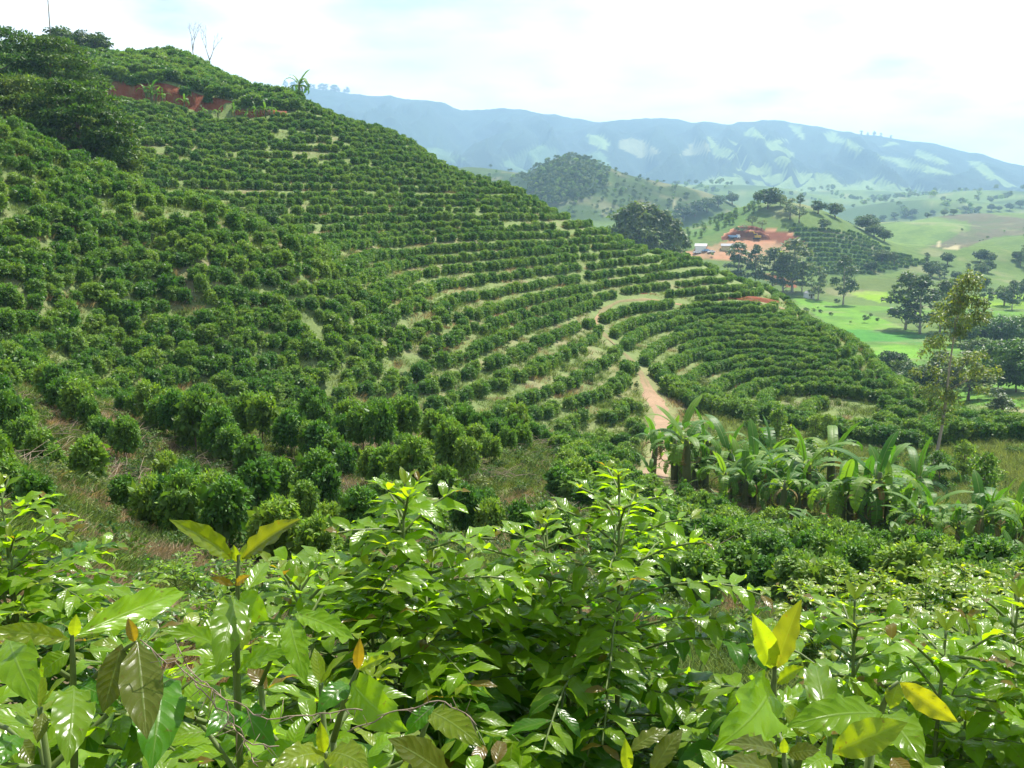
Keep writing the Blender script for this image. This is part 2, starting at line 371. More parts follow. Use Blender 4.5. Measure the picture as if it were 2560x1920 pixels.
def land_cover(x, y, z):
    u, v, d = proj(np.stack([x, y, z], -1)); n = len(x)
    th = np.arctan2(x, y); r = np.hypot(x, y)
    f1 = fbm(x / 9, y / 9, 4); f2 = fbm(x / 2.2 + 40, y / 2.2, 3)
    wob = (fbm(x / 25 + 5, y / 25, 3) - 0.5)
    c = np.zeros((n, 3)); mix = lambda a, w: c * (1 - w[:, None]) + a * w[:, None]
    c[:] = G_GRASS
    c = mix(G_DRY, sstep(0.52, 0.72, 0.6 * f1 + 0.4 * f2) * 0.75)
    near = sstep(0, 6, near_limit(u) + 3 - d); c = mix(G_LITTER, near * 0.85); c = mix(G_DRY, near * sstep(0.5, 0.65, f1) * 0.8); c = mix(G_GRASS, near * sstep(0.55, 0.7, fbm(x / 5 + 90, y / 5, 3)) * 0.8)
    # open meadow and scrub beyond the bananas
    mead = (u > 690) & (d > near_limit(u) + 5) & (d < 100) & (road_dist(x, y) > 9)
    c = mix(G_MEAD, sstep(0.2, 0.6, f1 + 0.2) * mead); c = mix(G_DRY, mead * sstep(0.55, 0.7, f2) * 0.5)
    rd = road_dist(x, y); vis = (d < 215) & (d > 45)
    c = mix(G_DRY * np.array((0.8, 0.95, 0.7)), vis * (d < 128) * (1 - sstep(3.5, 6.5, rd + 3 * wob)) * 0.9)
    # valley floor and everything beyond the home hill
    valley = sstep(195, 230, r) * sstep(0.2, 0.6, (-30 - z) / 6.0 + 0.5)
    far = np.maximum(sstep(330, 420, r), valley)
    c = mix(G_PAST, far)
    right = far * (u > 760)
    c = mix(G_BRIGHT, right * (r < 470) * sstep(0.3, 0.6, fbm(x / 40 + 3, y / 40, 3)) * 0.85)
    uu, vv = u + wob * 6, v + wob * 2.5
    def area(poly, colr, w=1.0, dmin=0, dmax=1e9):
        nonlocal c
        c = mix(np.asarray(colr), (inpoly(uu, vv, poly) & (r > dmin) & (r < dmax)) * w)
    area([(792, 298), (830, 302), (880, 318), (915, 332), (900, 346), (860, 340), (825, 322)], G_BRIGHT * 1.1, 1, 215, 520)
    area([(842, 292), (862, 290), (905, 296), (915, 303), (880, 303)], G_LIME, 1, 215, 620)
    area([(885, 312), (915, 310), (930, 316), (905, 320)], G_LIME, 1, 215, 620)
    area([(845, 330), (900, 330), (945, 338), (940, 344), (850, 342)], (0.06, 0.20, 0.03), 1, 200, 520)
    area([(850, 346), (900, 345), (925, 350), (915, 372), (880, 375), (855, 360)], G_BRIGHT * 1.25, 1, 190, 520)
    area([(960, 297), (1024, 293), (1060, 300), (1060, 310), (970, 306)], G_LIME * 0.9, 1, 250, 700)
    area([(945, 392), (1060, 372), (1060, 412), (1000, 408), (955, 402)], (0.10, 0.22, 0.025), 1, 120, 330)
    area([(800, 286), (850, 280), (930, 275), (925, 292), (860, 292), (810, 298)], G_PAST * np.array((0.95, 0.85, 0.9)), .9, 300, 620)
    # the cleared hill: planting slopes, the red cut and the graded yard
    area(Z3([(510, 680), (620, 640), (900, 580), (900, 640), (850, 690), (700, 760), (500, 815)]), (0.075, 0.145, 0.03), 1, 420, 800)
    area(Z3([(1080, 720), (1400, 760), (1560, 850), (1750, 910), (1500, 960), (1150, 970), (1130, 840), (1050, 740)]), G_CROP, 1, 420, 800)
    area(Z3([(520, 855), (640, 825), (770, 790), (900, 745), (960, 735), (1080, 760), (1150, 815), (1010, 850), (930, 880), (860, 900), (700, 885), (580, 880)]), G_ORANGE, 1, 380, 700)
    area(Z3([(780, 790), (880, 750), (1040, 755), (1130, 800), (1100, 820), (950, 795)]), G_RED * 0.75, 1, 420, 700)
    area(Z3([(880, 950), (1000, 960), (1090, 1000), (1100, 1030), (1000, 1015)]), G_RED, 1, 300, 700)
    kn = (sstep(830, 900, r) * (1 - sstep(1400, 1600, r)) * (u < 735) * sstep(0.35, 0.5, (z + 25) / 30.0)); c = mix(G_CROP * 0.75, kn * 0.9)
    # the wooded hill, with a grassy shoulder and a pale track
    area(Z3([(-500, 480), (-200, 420), (0, 370), (150, 380), (170, 450), (150, 520), (60, 600), (-200, 640)]), G_WOOD, 1, 800, 1700)
    area(Z3([(170, 420), (330, 460), (560, 540), (640, 570), (520, 640), (430, 630), (330, 610), (200, 540)]), G_CROP * 0.6, 1, 800, 1700)
    area(Z3([(485, 640), (478, 615), (500, 590), (512, 592), (492, 620), (530, 655), (515, 660)]), G_DRY * 1.3, 1, 800, 1700)
    # right-hand pasture domes and the brown felled plantation
    area(Z3([(1690, 660), (1900, 640), (2250, 690), (2250, 770), (2100, 770), (1900, 830), (1740, 830), (1950, 740), (1940, 700)]), (0.10, 0.095, 0.055), 1, 650, 1500)
    area(Z3([(1785, 800), (1800, 795), (1800, 830), (1900, 815), (1890, 835), (1790, 835)]), G_DRY * 1.4, 1, 500, 1500)
    area(Z3([(1450, 740), (1700, 670), (1960, 720), (1700, 830), (1500, 810)]), G_PAST * 1.25, 1, 650, 1500)
    mot = far * sstep(0.5, 0.68, fbm(x / 14 + 71, y / 14, 4)) * 0.45; c = mix(G_CROP * 1.1, mot); c = mix(G_DRY, far * sstep(0.58, 0.75, fbm(x / 22 + 31, y / 22, 4)) * 0.4)
    # woods in strips beyond 1.4 km
    wd = sstep(1400, 1600, r) * sstep(0.56, 0.62, fbm(x / 260 + 11, y / 150, 4)); c = mix(G_WOOD * 1.3, wd * 0.9)
    return np.clip(c, 0.004, 0.9)
def polar_grid(ths, rs): 
    T, Rr = np.meshgrid(ths, rs); return (Rr * np.sin(T)).ravel(), (Rr * np.cos(T)).ravel(), len(ths), len(rs)
def grid_faces(nx, ny):
    i = np.arange(nx - 1)[None, :] + np.arange(ny - 1)[:, None] * nx; i = i.ravel()
    return np.stack([i, i + 1, i + nx + 1, i + nx], 1)
rad = math.radians
ths = np.r_[np.linspace(rad(-180), rad(-75), 16)[:-1], np.linspace(rad(-75), rad(-32), 44)[:-1], np.linspace(rad(-32), rad(32), 430)[:-1], np.linspace(rad(32), rad(75), 44)[:-1], np.linspace(rad(75), rad(180), 16)]
rs = np.r_[0.02, np.exp(np.linspace(math.log(0.8), math.log(20), 80))[:-1], np.exp(np.linspace(math.log(20), math.log(262), 250))[:-1], np.exp(np.linspace(math.log(262), math.log(1300), 230))[:-1], np.exp(np.linspace(math.log(1300), math.log(9500), 90))]
x, y, nx, ny = polar_grid(ths, rs)
z = height_raw(x, np.maximum(y, 0.0) + 0.0) if False else height_raw(x, y)
r_ = np.hypot(x, y); back = np.abs(np.arctan2(x, y)) > rad(100)
zt = z + terrace_step(x, y) + relief(x, y) * sstep(2.5, 6, road_dist(x, y))
ground = kind(link('ground', mesh_arrays('ground', np.stack([x, y, zt], 1), grid_faces(nx, ny), True, land_cover(x, y, zt)), M_ground), 'structure')

# ------------------------------------------------------------------ far mountains
SIL = [(-300, 60), (100, 74), (285, 86), (320, 88), (350, 92), (400, 97), (440, 103), (462, 109), (480, 108), (510, 107), (545, 113), (600, 121), (640, 119), (665, 117), (700, 122), (735, 123), (765, 120), (800, 123), (850, 131), (900, 138), (930, 142), (960, 149), (1000, 159), (1024, 166), (1100, 185), (1300, 190)]
su = np.array([p[0] for p in SIL], float); sv = np.array([p[1] for p in SIL], float)
ths2 = np.linspace(rad(-42), rad(42), 520); DC = 4700.0
rs2 = np.r_[np.linspace(2700, 4600, 200), np.linspace(4620, 6400, 40)]
x, y, nx, ny = polar_grid(ths2, rs2); th = np.arctan2(x, y); r_ = np.hypot(x, y)
pu = CXP + np.tan(th) * FPX * 1.0
for _ in range(2): pu = CXP + np.tan(th) * FPX * (cp + (-(np.interp(pu, su, sv) - CYP) / FPX) * sp)
cv = np.interp(pu, su, sv) + (fbm(th * 90, th * 0 + 2.0, 3) - 0.5) * 3.0
cy_ = -(cv - CYP) / FPX; cf = cp + cy_ * sp; cz = (-sp + cy_ * cp) / cf * DC * np.cos(th)
t = (r_ - 2700) / (DC - 2700); tt = np.clip(t, 0, 1)
wx = th * 22 + (fbm(th * 6, r_ / 700, 3) - 0.5) * 2.5
spur = 1 - np.abs(2 * fbm(wx, tt * 1.2 + 3, 3) - 1) * 1.6
spur2 = 1 - np.abs(2 * fbm(wx * 2.6 + 9, tt * 2.2 + 5, 3) - 1) * 1.6
shape = 0.80 * tt ** 1.15 + 0.20 * sstep(0, 1, tt)
z = BASE - 10 + (cz - BASE + 10) * (shape + np.sin(np.pi * tt) ** 0.8 * (0.27 * (spur - 0.55) + 0.10 * (spur2 - 0.5)))
z = np.where(t > 1, cz - (t - 1) * 700, z)
z += (fbm(x / 130, y / 130, 2) - 0.5) * 14 * np.sin(np.pi * np.clip(tt, 0.05, 1)) 
mu, mv, md = proj(np.stack([x, y, z], 1))
wob = fbm(x / 330, y / 330, 4) - 0.5; mu = mu + wob * 14; mv = mv + (fbm(x / 330 + 50, y / 330, 4) - 0.5) * 5
c = np.tile(np.array((0.016, 0.036, 0.020)), (len(x), 1)); c *= (0.55 + 0.9 * fbm(x / 120, y / 120, 4))[:, None]
PATCH = [[(230, 300), (290, 285), (360, 310), (410, 360), (330, 385), (240, 340)], [(520, 350), (580, 310), (650, 310), (665, 360), (600, 370), (500, 380)], [(650, 265), (690, 300), (780, 365), (750, 410), (690, 380)],
         [(800, 440), (830, 370), (870, 390), (960, 440), (950, 475), (760, 480)], [(755, 290), (800, 310), (815, 345), (770, 315)], [(830, 225), (880, 220), (950, 290), (840, 270)],
         [(940, 300), (1060, 285), (1000, 320), (1090, 360), (1030, 435), (990, 420), (940, 370)], [(1240, 260), (1290, 255), (1430, 350), (1400, 375), (1330, 310), (1260, 300)],
         [(1480, 370), (1620, 390), (1890, 470), (1750, 460), (1600, 430)], [(1940, 400), (2000, 400), (2060, 460), (2200, 540), (2200, 575), (2130, 560), (2030, 480)],
         [(1500, 330), (1600, 270), (1640, 310), (1560, 320)], [(1660, 330), (1720, 350), (1860, 410), (1800, 415), (1690, 380)], [(60, 260), (130, 270), (190, 320), (150, 345), (80, 310)],
         [(550, 525), (680, 480), (900, 490), (1050, 455), (1250, 470), (1320, 530), (1500, 480), (1580, 530), (1900, 560), (1700, 620), (550, 620)], [(1060, 220), (1120, 225), (1140, 300), (1090, 260)]]
brk = fbm(x / 170 + 9, y / 170, 3)
for i, p in enumerate(PATCH):
    c[inpoly(mu, mv, Z3(p)) & (brk < 0.60)] = np.array((0.17, 0.24, 0.065)) if i not in (0, 1) else np.array((0.19, 0.20, 0.085))
for p in [[(430, 178), (460, 170), (500, 172), (520, 190), (450, 192)], [(500, 165), (540, 145), (560, 150), (540, 180)], [(405, 150), (440, 148), (470, 160), (440, 165), (420, 158)], [(570, 160), (600, 150), (610, 165), (590, 172)]]:
    c[inpoly(mu, mv, p)] = (0.08, 0.14, 0.045)
lowm = sstep(0.30, 0.10, t) if False else 1 - sstep(0.08, 0.25, t)
pl = (lowm * sstep(0.42, 0.52, fbm(x / 300 + 7, y / 300, 3)))[:, None]; c = c * (1 - pl) + np.array((0.14, 0.21, 0.06)) * pl
M_mount = ground_mat('mountain_cover', 0.02, 0.06, 0.95, 1.0, 9.0, 0.3)
kind(link('mountain_range', mesh_arrays('mountain_range', np.stack([x, y, z], 1), grid_faces(nx, ny), True, c), M_mount), 'structure')
MOUNT = (th.reshape(ny, nx), r_.reshape(ny, nx), z.reshape(ny, nx))
def crest_point(u):
    v = float(np.interp(u, su, sv)); y_ = -(v - CYP) / FPX; f = cp + y_ * sp; X = (u - CXP) / FPX / f
    th0 = math.atan(X); k = int(np.argmin(np.abs(ths2 - th0))); j = int(np.argmin(np.abs(rs2 - DC)))
    return np.array([rs2[j] * math.sin(ths2[k]), rs2[j] * math.cos(ths2[k]), MOUNT[2][j, k]])

# ------------------------------------------------------------------ the air between here and there
hz, n, l = new_mat('haze')
pv = n('ShaderNodeVolumePrincipled'); pv.inputs['Color'].default_value = (0.46, 0.71, 1.0, 1); pv.inputs['Density'].default_value = 0.00018
pv.inputs['Anisotropy'].default_value = 0.2
o_ = n('ShaderNodeOutputMaterial'); l(pv.outputs[0], o_.inputs['Volume'])
mb = MB(); mb.box((0, 0, 290), (19600, 19600, 720)); haze = kind(link('haze', mb.mesh('haze'), hz), 'stuff')
# ------------------------------------------------------------------ leaves and crowns as meshes
def leaf_quads(pos, dirs, nrm, length, width, fold=0.25):
    """folded diamond leaves: base, left, tip, right; two triangles each"""
    dirs = dirs / np.linalg.norm(dirs, axis=1, keepdims=True)
    side = np.cross(dirs, nrm); side /= np.linalg.norm(side, axis=1, keepdims=True) + 1e-9
    up = np.cross(side, dirs); L_ = np.asarray(length)[:, None]; w = np.asarray(width)[:, None]
    b = pos; tip = pos + dirs * L_ - up * L_ * 0.10; mid = pos + dirs * L_ * 0.45
    V = np.stack([b, mid - side * w + up * w * fold, tip, mid + side * w + up * w * fold], 1).reshape(-1, 3)
    i = np.arange(len(pos)) * 4
    return V, np.concatenate([np.stack([i, i + 1, i + 2], 1), np.stack([i, i + 2, i + 3], 1)])
def unit(a): return a / (np.linalg.norm(a, axis=1, keepdims=True) + 1e-9)
def leaf_tint(g, n, lo=0.7, hi=1.3, young=0.12, ycol=(1.9, 1.55, 0.9)):
    t = g.uniform(lo, hi, (n, 1)) * np.array([[1.0, 1.0, 1.0]]) * (1 + g.normal(0, 0.05, (n, 3)))
    y = g.random(n) < young; t[y] = t[y] * np.array(ycol); return np.repeat(t, 4, axis=0)
def coffee_mesh(seed, n, h, rad, leaf, z0=0.12, young=0.10, k=46, cr=0.26):
    """a rounded coffee shrub: drooping leaf sprays set on a lumpy dome"""
    g = np.random.default_rng(seed)
    a = g.uniform(0, 2 * np.pi, k); zz = g.uniform(0.0, 1.0, k) ** 0.8
    rr = np.sqrt(np.clip(1 - np.abs(zz * 1.12 - 0.18) ** 2.4, 0.03, 1)) * g.uniform(0.72, 1.0, k)
    cc = np.stack([np.cos(a) * rr * rad * 0.8, np.sin(a) * rr * rad * 0.8, (z0 + (1 - z0) * zz) * h * 0.9], 1)
    j = g.integers(0, k, n); q = unit(g.normal(size=(n, 3)))
    pos = cc[j] + q * np.array([cr * rad, cr * rad, cr * 0.46 * h]) * g.uniform(0.35, 1.0, (n, 1))
    outw = unit(np.stack([pos[:, 0], pos[:, 1], (pos[:, 2] - 0.35 * h) * 0.5], 1))
    d = unit(outw * 0.8 + unit(g.normal(size=(n, 3))) * 0.6 + np.array([0, 0, -0.35])); nr = unit(outw * 0.9 + np.array([0, 0, 0.6]) + g.normal(size=(n, 3)) * 0.3)
    ln = leaf * g.uniform(0.7, 1.25, n); V, F = leaf_quads(pos, d, nr, ln, ln * 0.25)
    m = n // 6; p2 = np.stack([g.normal(0, 0.42 * rad, m), g.normal(0, 0.42 * rad, m), g.uniform(0.2, 0.82, m) * h], 1); p2[:, :2] *= (np.minimum(1, 0.8 * rad / (np.hypot(p2[:, 0], p2[:, 1]) + 1e-6)))[:, None]
    V2, F2 = leaf_quads(p2, unit(g.normal(size=(m, 3))), unit(g.normal(size=(m, 3))), np.full(m, leaf * 2.2), np.full(m, leaf * 0.8))      # larger, darker leaves filling the inside
    return np.concatenate([V, V2]), np.concatenate([F, F2 + len(V)]), np.concatenate([leaf_tint(g, n, 0.72, 1.28, young), leaf_tint(g, m, 0.6, 0.9, 0)])
def stems_mesh(name, seed, h, rad, k=4, r=0.02):
    g = random.Random(seed); mb = MB()
    for i in range(k):
        a = g.uniform(0, 6.28); b = 0.06 + 0.1 * g.random()
        mb.tube([(b * math.cos(a), b * math.sin(a), -0.25), (1.4 * b * math.cos(a), 1.4 * b * math.sin(a), 0.4 * h), (rad * .35 * math.cos(a), rad * .35 * math.sin(a), 0.85 * h)], [r * 1.3, r, r * 0.5], 5)
    return mb.mesh(name, True)
def gn_instances(name, points, protos, mat_kind='stuff', scales=None, rots=None, pick=None, tilt=None):
    """one object that carries many copies of the prototype meshes (stuff)"""
    P_ = np.asarray(points, np.float32); n_ = len(P_)
    me = bpy.data.meshes.new(name); me.vertices.add(n_); me.vertices.foreach_set('co', P_.ravel())
    def attr(nm, ty, data, key='value'):
        a = me.attributes.new(nm, ty, 'POINT'); a.data.foreach_set(key, np.asarray(data).ravel())
    sc_ = np.ones((n_, 3), np.float32) if scales is None else np.asarray(scales, np.float32)
    if sc_.ndim == 1: sc_ = np.repeat(sc_[:, None], 3, 1)
    attr('i_scale', 'FLOAT_VECTOR', sc_, 'vector')
    ro = np.zeros((n_, 3), np.float32)
    ro[:, 2] = rng.uniform(0, 6.283, n_) if rots is None else rots
    if tilt is not None: ro[:, :2] = tilt
    attr('i_rot', 'FLOAT_VECTOR', ro, 'vector')
    pk = rng.integers(0, len(protos), n_) if pick is None else pick
    attr('i_pick', 'INT', np.asarray(pk, np.int32))
    o = link(name, me)
    ng = bpy.data.node_groups.new(name + '_scatter', 'GeometryNodeTree')
    ng.interface.new_socket('Geometry', in_out='INPUT', socket_type='NodeSocketGeometry'); ng.interface.new_socket('Geometry', in_out='OUTPUT', socket_type='NodeSocketGeometry')
    n, l = ng.nodes.new, ng.links.new
    gi, go = n('NodeGroupInput'), n('NodeGroupOutput'); jn = n('GeometryNodeJoinGeometry')
    def named(nm, ty):
        a = n('GeometryNodeInputNamedAttribute'); a.data_type = ty; a.inputs['Name'].default_value = nm; return a.outputs['Attribute']
    aS, aR, aP = named('i_scale', 'FLOAT_VECTOR'), named('i_rot', 'FLOAT_VECTOR'), named('i_pick', 'INT')
    for k, po in enumerate(protos):
        cmpn = n('FunctionNodeCompare'); cmpn.data_type = 'INT'; cmpn.operation = 'EQUAL'; l(aP, cmpn.inputs[2]); cmpn.inputs[3].default_value = k
        oi = n('GeometryNodeObjectInfo'); oi.inputs['Object'].default_value = po; oi.inputs['As Instance'].default_value = True
        ip = n('GeometryNodeInstanceOnPoints'); l(gi.outputs[0], ip.inputs['Points']); l(cmpn.outputs[0], ip.inputs['Selection']); l(oi.outputs['Geometry'], ip.inputs['Instance'])
        l(aR, ip.inputs['Rotation']); l(aS, ip.inputs['Scale']); l(ip.outputs[0], jn.inputs[0])
    l(jn.outputs[0], go.inputs[0])
    md = o.modifiers.new('scatter', 'NODES'); md.node_group = ng
    return kind(o, mat_kind)
def proto(name, me, mat):
    o = bpy.data.objects.new(name, me); me.materials.append(mat); return o       # not linked: only referenced
FARC = [proto('coffee_far', mesh_arrays('coffee_far', *((lambda a: (a[0], a[1], False, a[2]))(coffee_mesh(100 + i, 1200, 1.9, 0.98, 0.17)))), M_coffee) for i in range(6)]
MIDME = [mesh_arrays('coffee_crown', *((lambda a: (a[0], a[1], False, a[2]))(coffee_mesh(200 + i, 2400, 1.9, 0.92, 0.17, 0.22, 0.16, 30, 0.34)))) for i in range(6)]
STEMME = [stems_mesh('coffee_stems', 300 + i, 1.7, 0.9, 4, 0.022) for i in range(3)]

# ------------------------------------------------------------------ coffee rows that follow the contours
ggy, ggx = np.gradient(GZ)
for _ in range(14):
    for A_ in (ggx, ggy): A_[1:-1, 1:-1] = (A_[1:-1, 1:-1] * 2 + A_[:-2, 1:-1] + A_[2:, 1:-1] + A_[1:-1, :-2] + A_[1:-1, 2:]) / 6
_rd = np.argsort(ROAD[:18, 1]); _ru, _, _ = proj(ROAD)
RDD = ROAD[8:19, 1][::-1]; RDU = _ru[8:19][::-1]        # the near leg of the road: column by distance
RTU = _ru[0:9][::-1]; RTD = ROAD[0:9, 1][::-1]          # the far leg: distance by column
LF_U = [600, 640, 670, 700, 740, 780, 850, 910, 1000, 1200]; LF_D = [150, 128, 114, 106, 101, 98.5, 96, 93, 90, 84]
def region(x, y):
    """'' where no coffee stands, else the block a point belongs to"""
    if not (-200 < x < 200 and 9 < y < 262): return ''
    z = H1(x, y); pu, pv, pd = proj(np.array([x, y, z])); u, v, d = pu[0], pv[0], y
    if u < -110 or u > 1120: return ''
    if math.hypot(x, y) > 160 and u < 315:
        th = math.atan2(x, y); k = math.hypot(x, y) - float(terrace_d(th))
        if th < TH1 and -4.5 < k < 0.9: return ''
    nl = float(near_limit(u))
    if d > 47 and 628 < u < 676 and d < 80: return ''
    if d < nl: return ('N' if u < 560 else 'S') if d > (12.5 if u < 350 else 19 if u < 560 else 17) and (u < 650 or d < nl - 4.0) else ''
    rdist = float(np.min(np.hypot(ROADS[:, 0] - x, ROADS[:, 1] - y)))
    if rdist < (1.0 if 118 < d < 172 else 2.6): return ''
    if d < 152: ur = float(np.interp(d, RDD, RDU)); right = u > ur
    else: right = u > 585 and d < float(np.interp(u, RTU, RTD))
    if right:
        lf = float(np.interp(u, LF_U, LF_D))
        if d < lf or u < 592: return ''
        if 812 < u < 890 and 103 < d < 115 + (u - 812) * 0.0 and ((u - 852) / 38) ** 2 + ((d - 109) / 5.5) ** 2 < 1: return ''
        if z < -27.5 or (u > 790 and d > 205): return ''
        return 'L'
    if d < nl + 6: return ''
    if u > 640 and d < 150: return ''
    if d > 212 and u > 290 and z < -22: return ''
    return 'M'
SEP = {'N': 3.5, 'S': 2.2, 'M': 2.8, 'B': 3.1, 'L': 3.6}; STEP = {'N': 1.1, 'S': 0.95, 'M': 0.78, 'B': 1.08, 'L': 0.68}
def sepf(x, y, reg):
    if reg != 'M': return SEP[reg]
    i = int(min(max(x - GX0, 1), GX1 - GX0 - 2)); j = int(min(max(y - GY0, 1), GY1 - GY0 - 2))
    return ((4.3 if x > -12 and y < 145 else 3.1) if y < 125 or (x > -12 and y < 145) else 4.2) / math.sqrt(1 + 5.0 * (ggx[j, i] ** 2 + ggy[j, i] ** 2))
def tangent(x, y, reg):
    if reg in 'NS':
        a = math.radians(-54 if x < 0 else -54 - min(x / 9.0, 1) * 30); return math.cos(a), math.sin(a)
    i = int(min(max(x - GX0, 1), GX1 - GX0 - 2)); j = int(min(max(y - GY0, 1), GY1 - GY0 - 2))
    a, b = ggx[j, i], ggy[j, i]; m = math.hypot(a, b) + 1e-9
    return -b / m, a / m
CELL = 1.5; HASH = {}
def near_any(x, y, d, skip=None):
    i, j = int(x // CELL), int(y // CELL); k = int(d // CELL) + 1
    for a in range(i - k, i + k + 1):
        for b in range(j - k, j + k + 1):
            for (px, py, sid) in HASH.get((a, b), ()):
                if sid != skip and (px - x) ** 2 + (py - y) ** 2 < d * d: return True
    return False
PLANTS = []; sid = 0
def trace(x0, y0, tight=0.92):
    global sid
    reg = region(x0, y0)
    if not reg or near_any(x0, y0, sepf(x0, y0, reg) * tight): return None
    sid += 1; line = []
    for sgn in (1, -1):
        x, y = x0, y0; pr = None; pts = []; hs = 0.45
        for _ in range(900):
            tx, ty = tangent(x, y, reg)
            if pr is None: tx, ty = tx * sgn, ty * sgn
            elif tx * pr[0] + ty * pr[1] < 0: tx, ty = -tx, -ty
            pr = (tx, ty); x += tx * hs; y += ty * hs
            rg = region(x, y) if _ % 2 == 0 else reg
            if rg != reg or near_any(x, y, sepf(x, y, reg) * 0.62, sid): break
            if _ > 30 and math.hypot(x - x0, y - y0) < 1.0: break
            pts.append((x, y))
        line = pts[::-1] + [(x0, y0)] + line if sgn == 1 else line + pts
    # line now runs reversed(+), seed, (-)
    for p in line: HASH.setdefault((int(p[0] // CELL), int(p[1] // CELL)), []).append((p[0], p[1], sid))
    k = max(1, int(round(STEP[reg] / 0.45)))
    acc = 0.0; last = None
    for p in line:
        if last is None: acc = 0
        else: acc -= math.hypot(p[0] - last[0], p[1] - last[1])
        last = p
        if acc <= 0: PLANTS.append((p[0], p[1], reg)); acc += STEP[reg] * random.uniform(0.88, 1.12)
    return line, reg
for off in (0.0, 3.4):                                   # the two tall hedge rows that close the knoll towards the meadow
    uu_ = np.arange(646 + off * 3, 1100, 1.0); dd_ = np.interp(uu_, LF_U, LF_D) + off + 0.8; X_ = (uu_ - CXP) / FPX / 1.0 * dd_; sid += 1; last = None
    for a, b in zip(X_, dd_):
        HASH.setdefault((int(a // CELL), int(b // CELL)), []).append((a, b, sid))
        if (last is None or math.hypot(a - last[0], b - last[1]) > 0.95) and float(np.min(np.hypot(ROADS[:, 0] - a, ROADS[:, 1] - b))) > 2.2: PLANTS.append((a, b, 'H')); last = (a, b)
seeds = [tuple(gpt(350, 170)[:2]), tuple(gpt(700, 140)[:2]), tuple(gpt(150, 75)[:2]), tuple(gpt(200, 28)[:2]), tuple(gpt(740, 40)[:2]), tuple(gpt(200, 225)[:2])]
def grow():
    q = list(seeds)
    while q:
        s = q.pop(0); r = trace(*s)
        if r is None: continue
        line, reg = r
        for p in line[::7]:
            tx, ty = tangent(p[0], p[1], reg)
            for sg in (1, -1): se = sepf(p[0], p[1], reg); q.append((p[0] - ty * sg * se, p[1] + tx * sg * se))
grow()
for k in range(2500):
    u = rng.uniform(-100, 1110); d = math.exp(rng.uniform(math.log(14), math.log(255))); p = gpt(u, d); r = trace(p[0], p[1])
    if r: seeds = [(q[0] - tangent(*q, r[1])[1] * SEP[r[1]] * sg, q[1] + tangent(*q, r[1])[0] * SEP[r[1]] * sg) for q in r[0][::7] for sg in (1, -1)]; grow()
for k in range(3000):                                     # odd plants in the gaps between the rows
    u = rng.uniform(-60, 640); d = math.exp(rng.uniform(math.log(58), math.log(125))); p = gpt(u, d); trace(p[0], p[1], 0.70)
PX = np.array([p[0] for p in PLANTS]); PY = np.array([p[1] for p in PLANTS]); PR = np.array([p[2] for p in PLANTS])
PZ = height(PX, PY); pu, pv, pd = proj(np.stack([PX, PY, PZ], 1))
PZ = PZ + relief(PX, PY)
gap = fbm(PX / 6 + 3, PY / 6, 3)
keep = np.ones(len(PX), bool)
keep &= ~((PR == 'N') & (rng.random(len(PX)) < 0.24)); keep &= ~((PR == 'M') & ((rng.random(len(PX)) < 0.07) | (gap > 0.78))); keep &= ~((PR == 'B') & (rng.random(len(PX)) < 0.015)); keep &= ~((PR == 'L') & (rng.random(len(PX)) < 0.01))
keep &= ~((PR == 'S') & (rng.random(len(PX)) < 0.10))
keep &= (pu > -90) & (pu < 1100)
PX, PY, PZ, PR, pu, pv = [a[keep] for a in (PX, PY, PZ, PR, pu, pv)]
PR[(PR == 'M') & (PY > 125)] = 'B'
print('PLANTS', len(PX), {k: int((PR == k).sum()) for k in 'NSMBLH'})
jit = rng.normal(0, 1, (len(PX), 2)) * np.where(PR == 'M', 0.27, np.where(PR == 'B', 0.10, 0.10))[:, None]; PX = PX + jit[:, 0]; PY = PY + jit[:, 1]; PZ = height(PX, PY) + relief(PX, PY) - 0.05
upper = (PR == 'B') & (np.hypot(PX, PY) > terrace_d(np.arctan2(PX, PY))) & (pu < 300)
SCL = np.where(PR == 'N', 0.62, np.where(PR == 'S', 0.60, np.where(PR == 'M', 0.72, 0.70))) * rng.uniform(0.7, 1.2, len(PX)); SCL[PR == 'L'] = 0.84 * rng.uniform(0.92, 1.1, (PR == 'L').sum()); SCL = SCL * np.where(PR == 'N', np.interp(PY, [12, 22, 40], [0.6, 0.75, 1.0]), 1.0); SCL[PR == 'H'] = 1.05 * rng.uniform(0.9, 1.12, (PR == 'H').sum()); PR[PR == 'H'] = 'L'; SCL[upper] *= 1.8
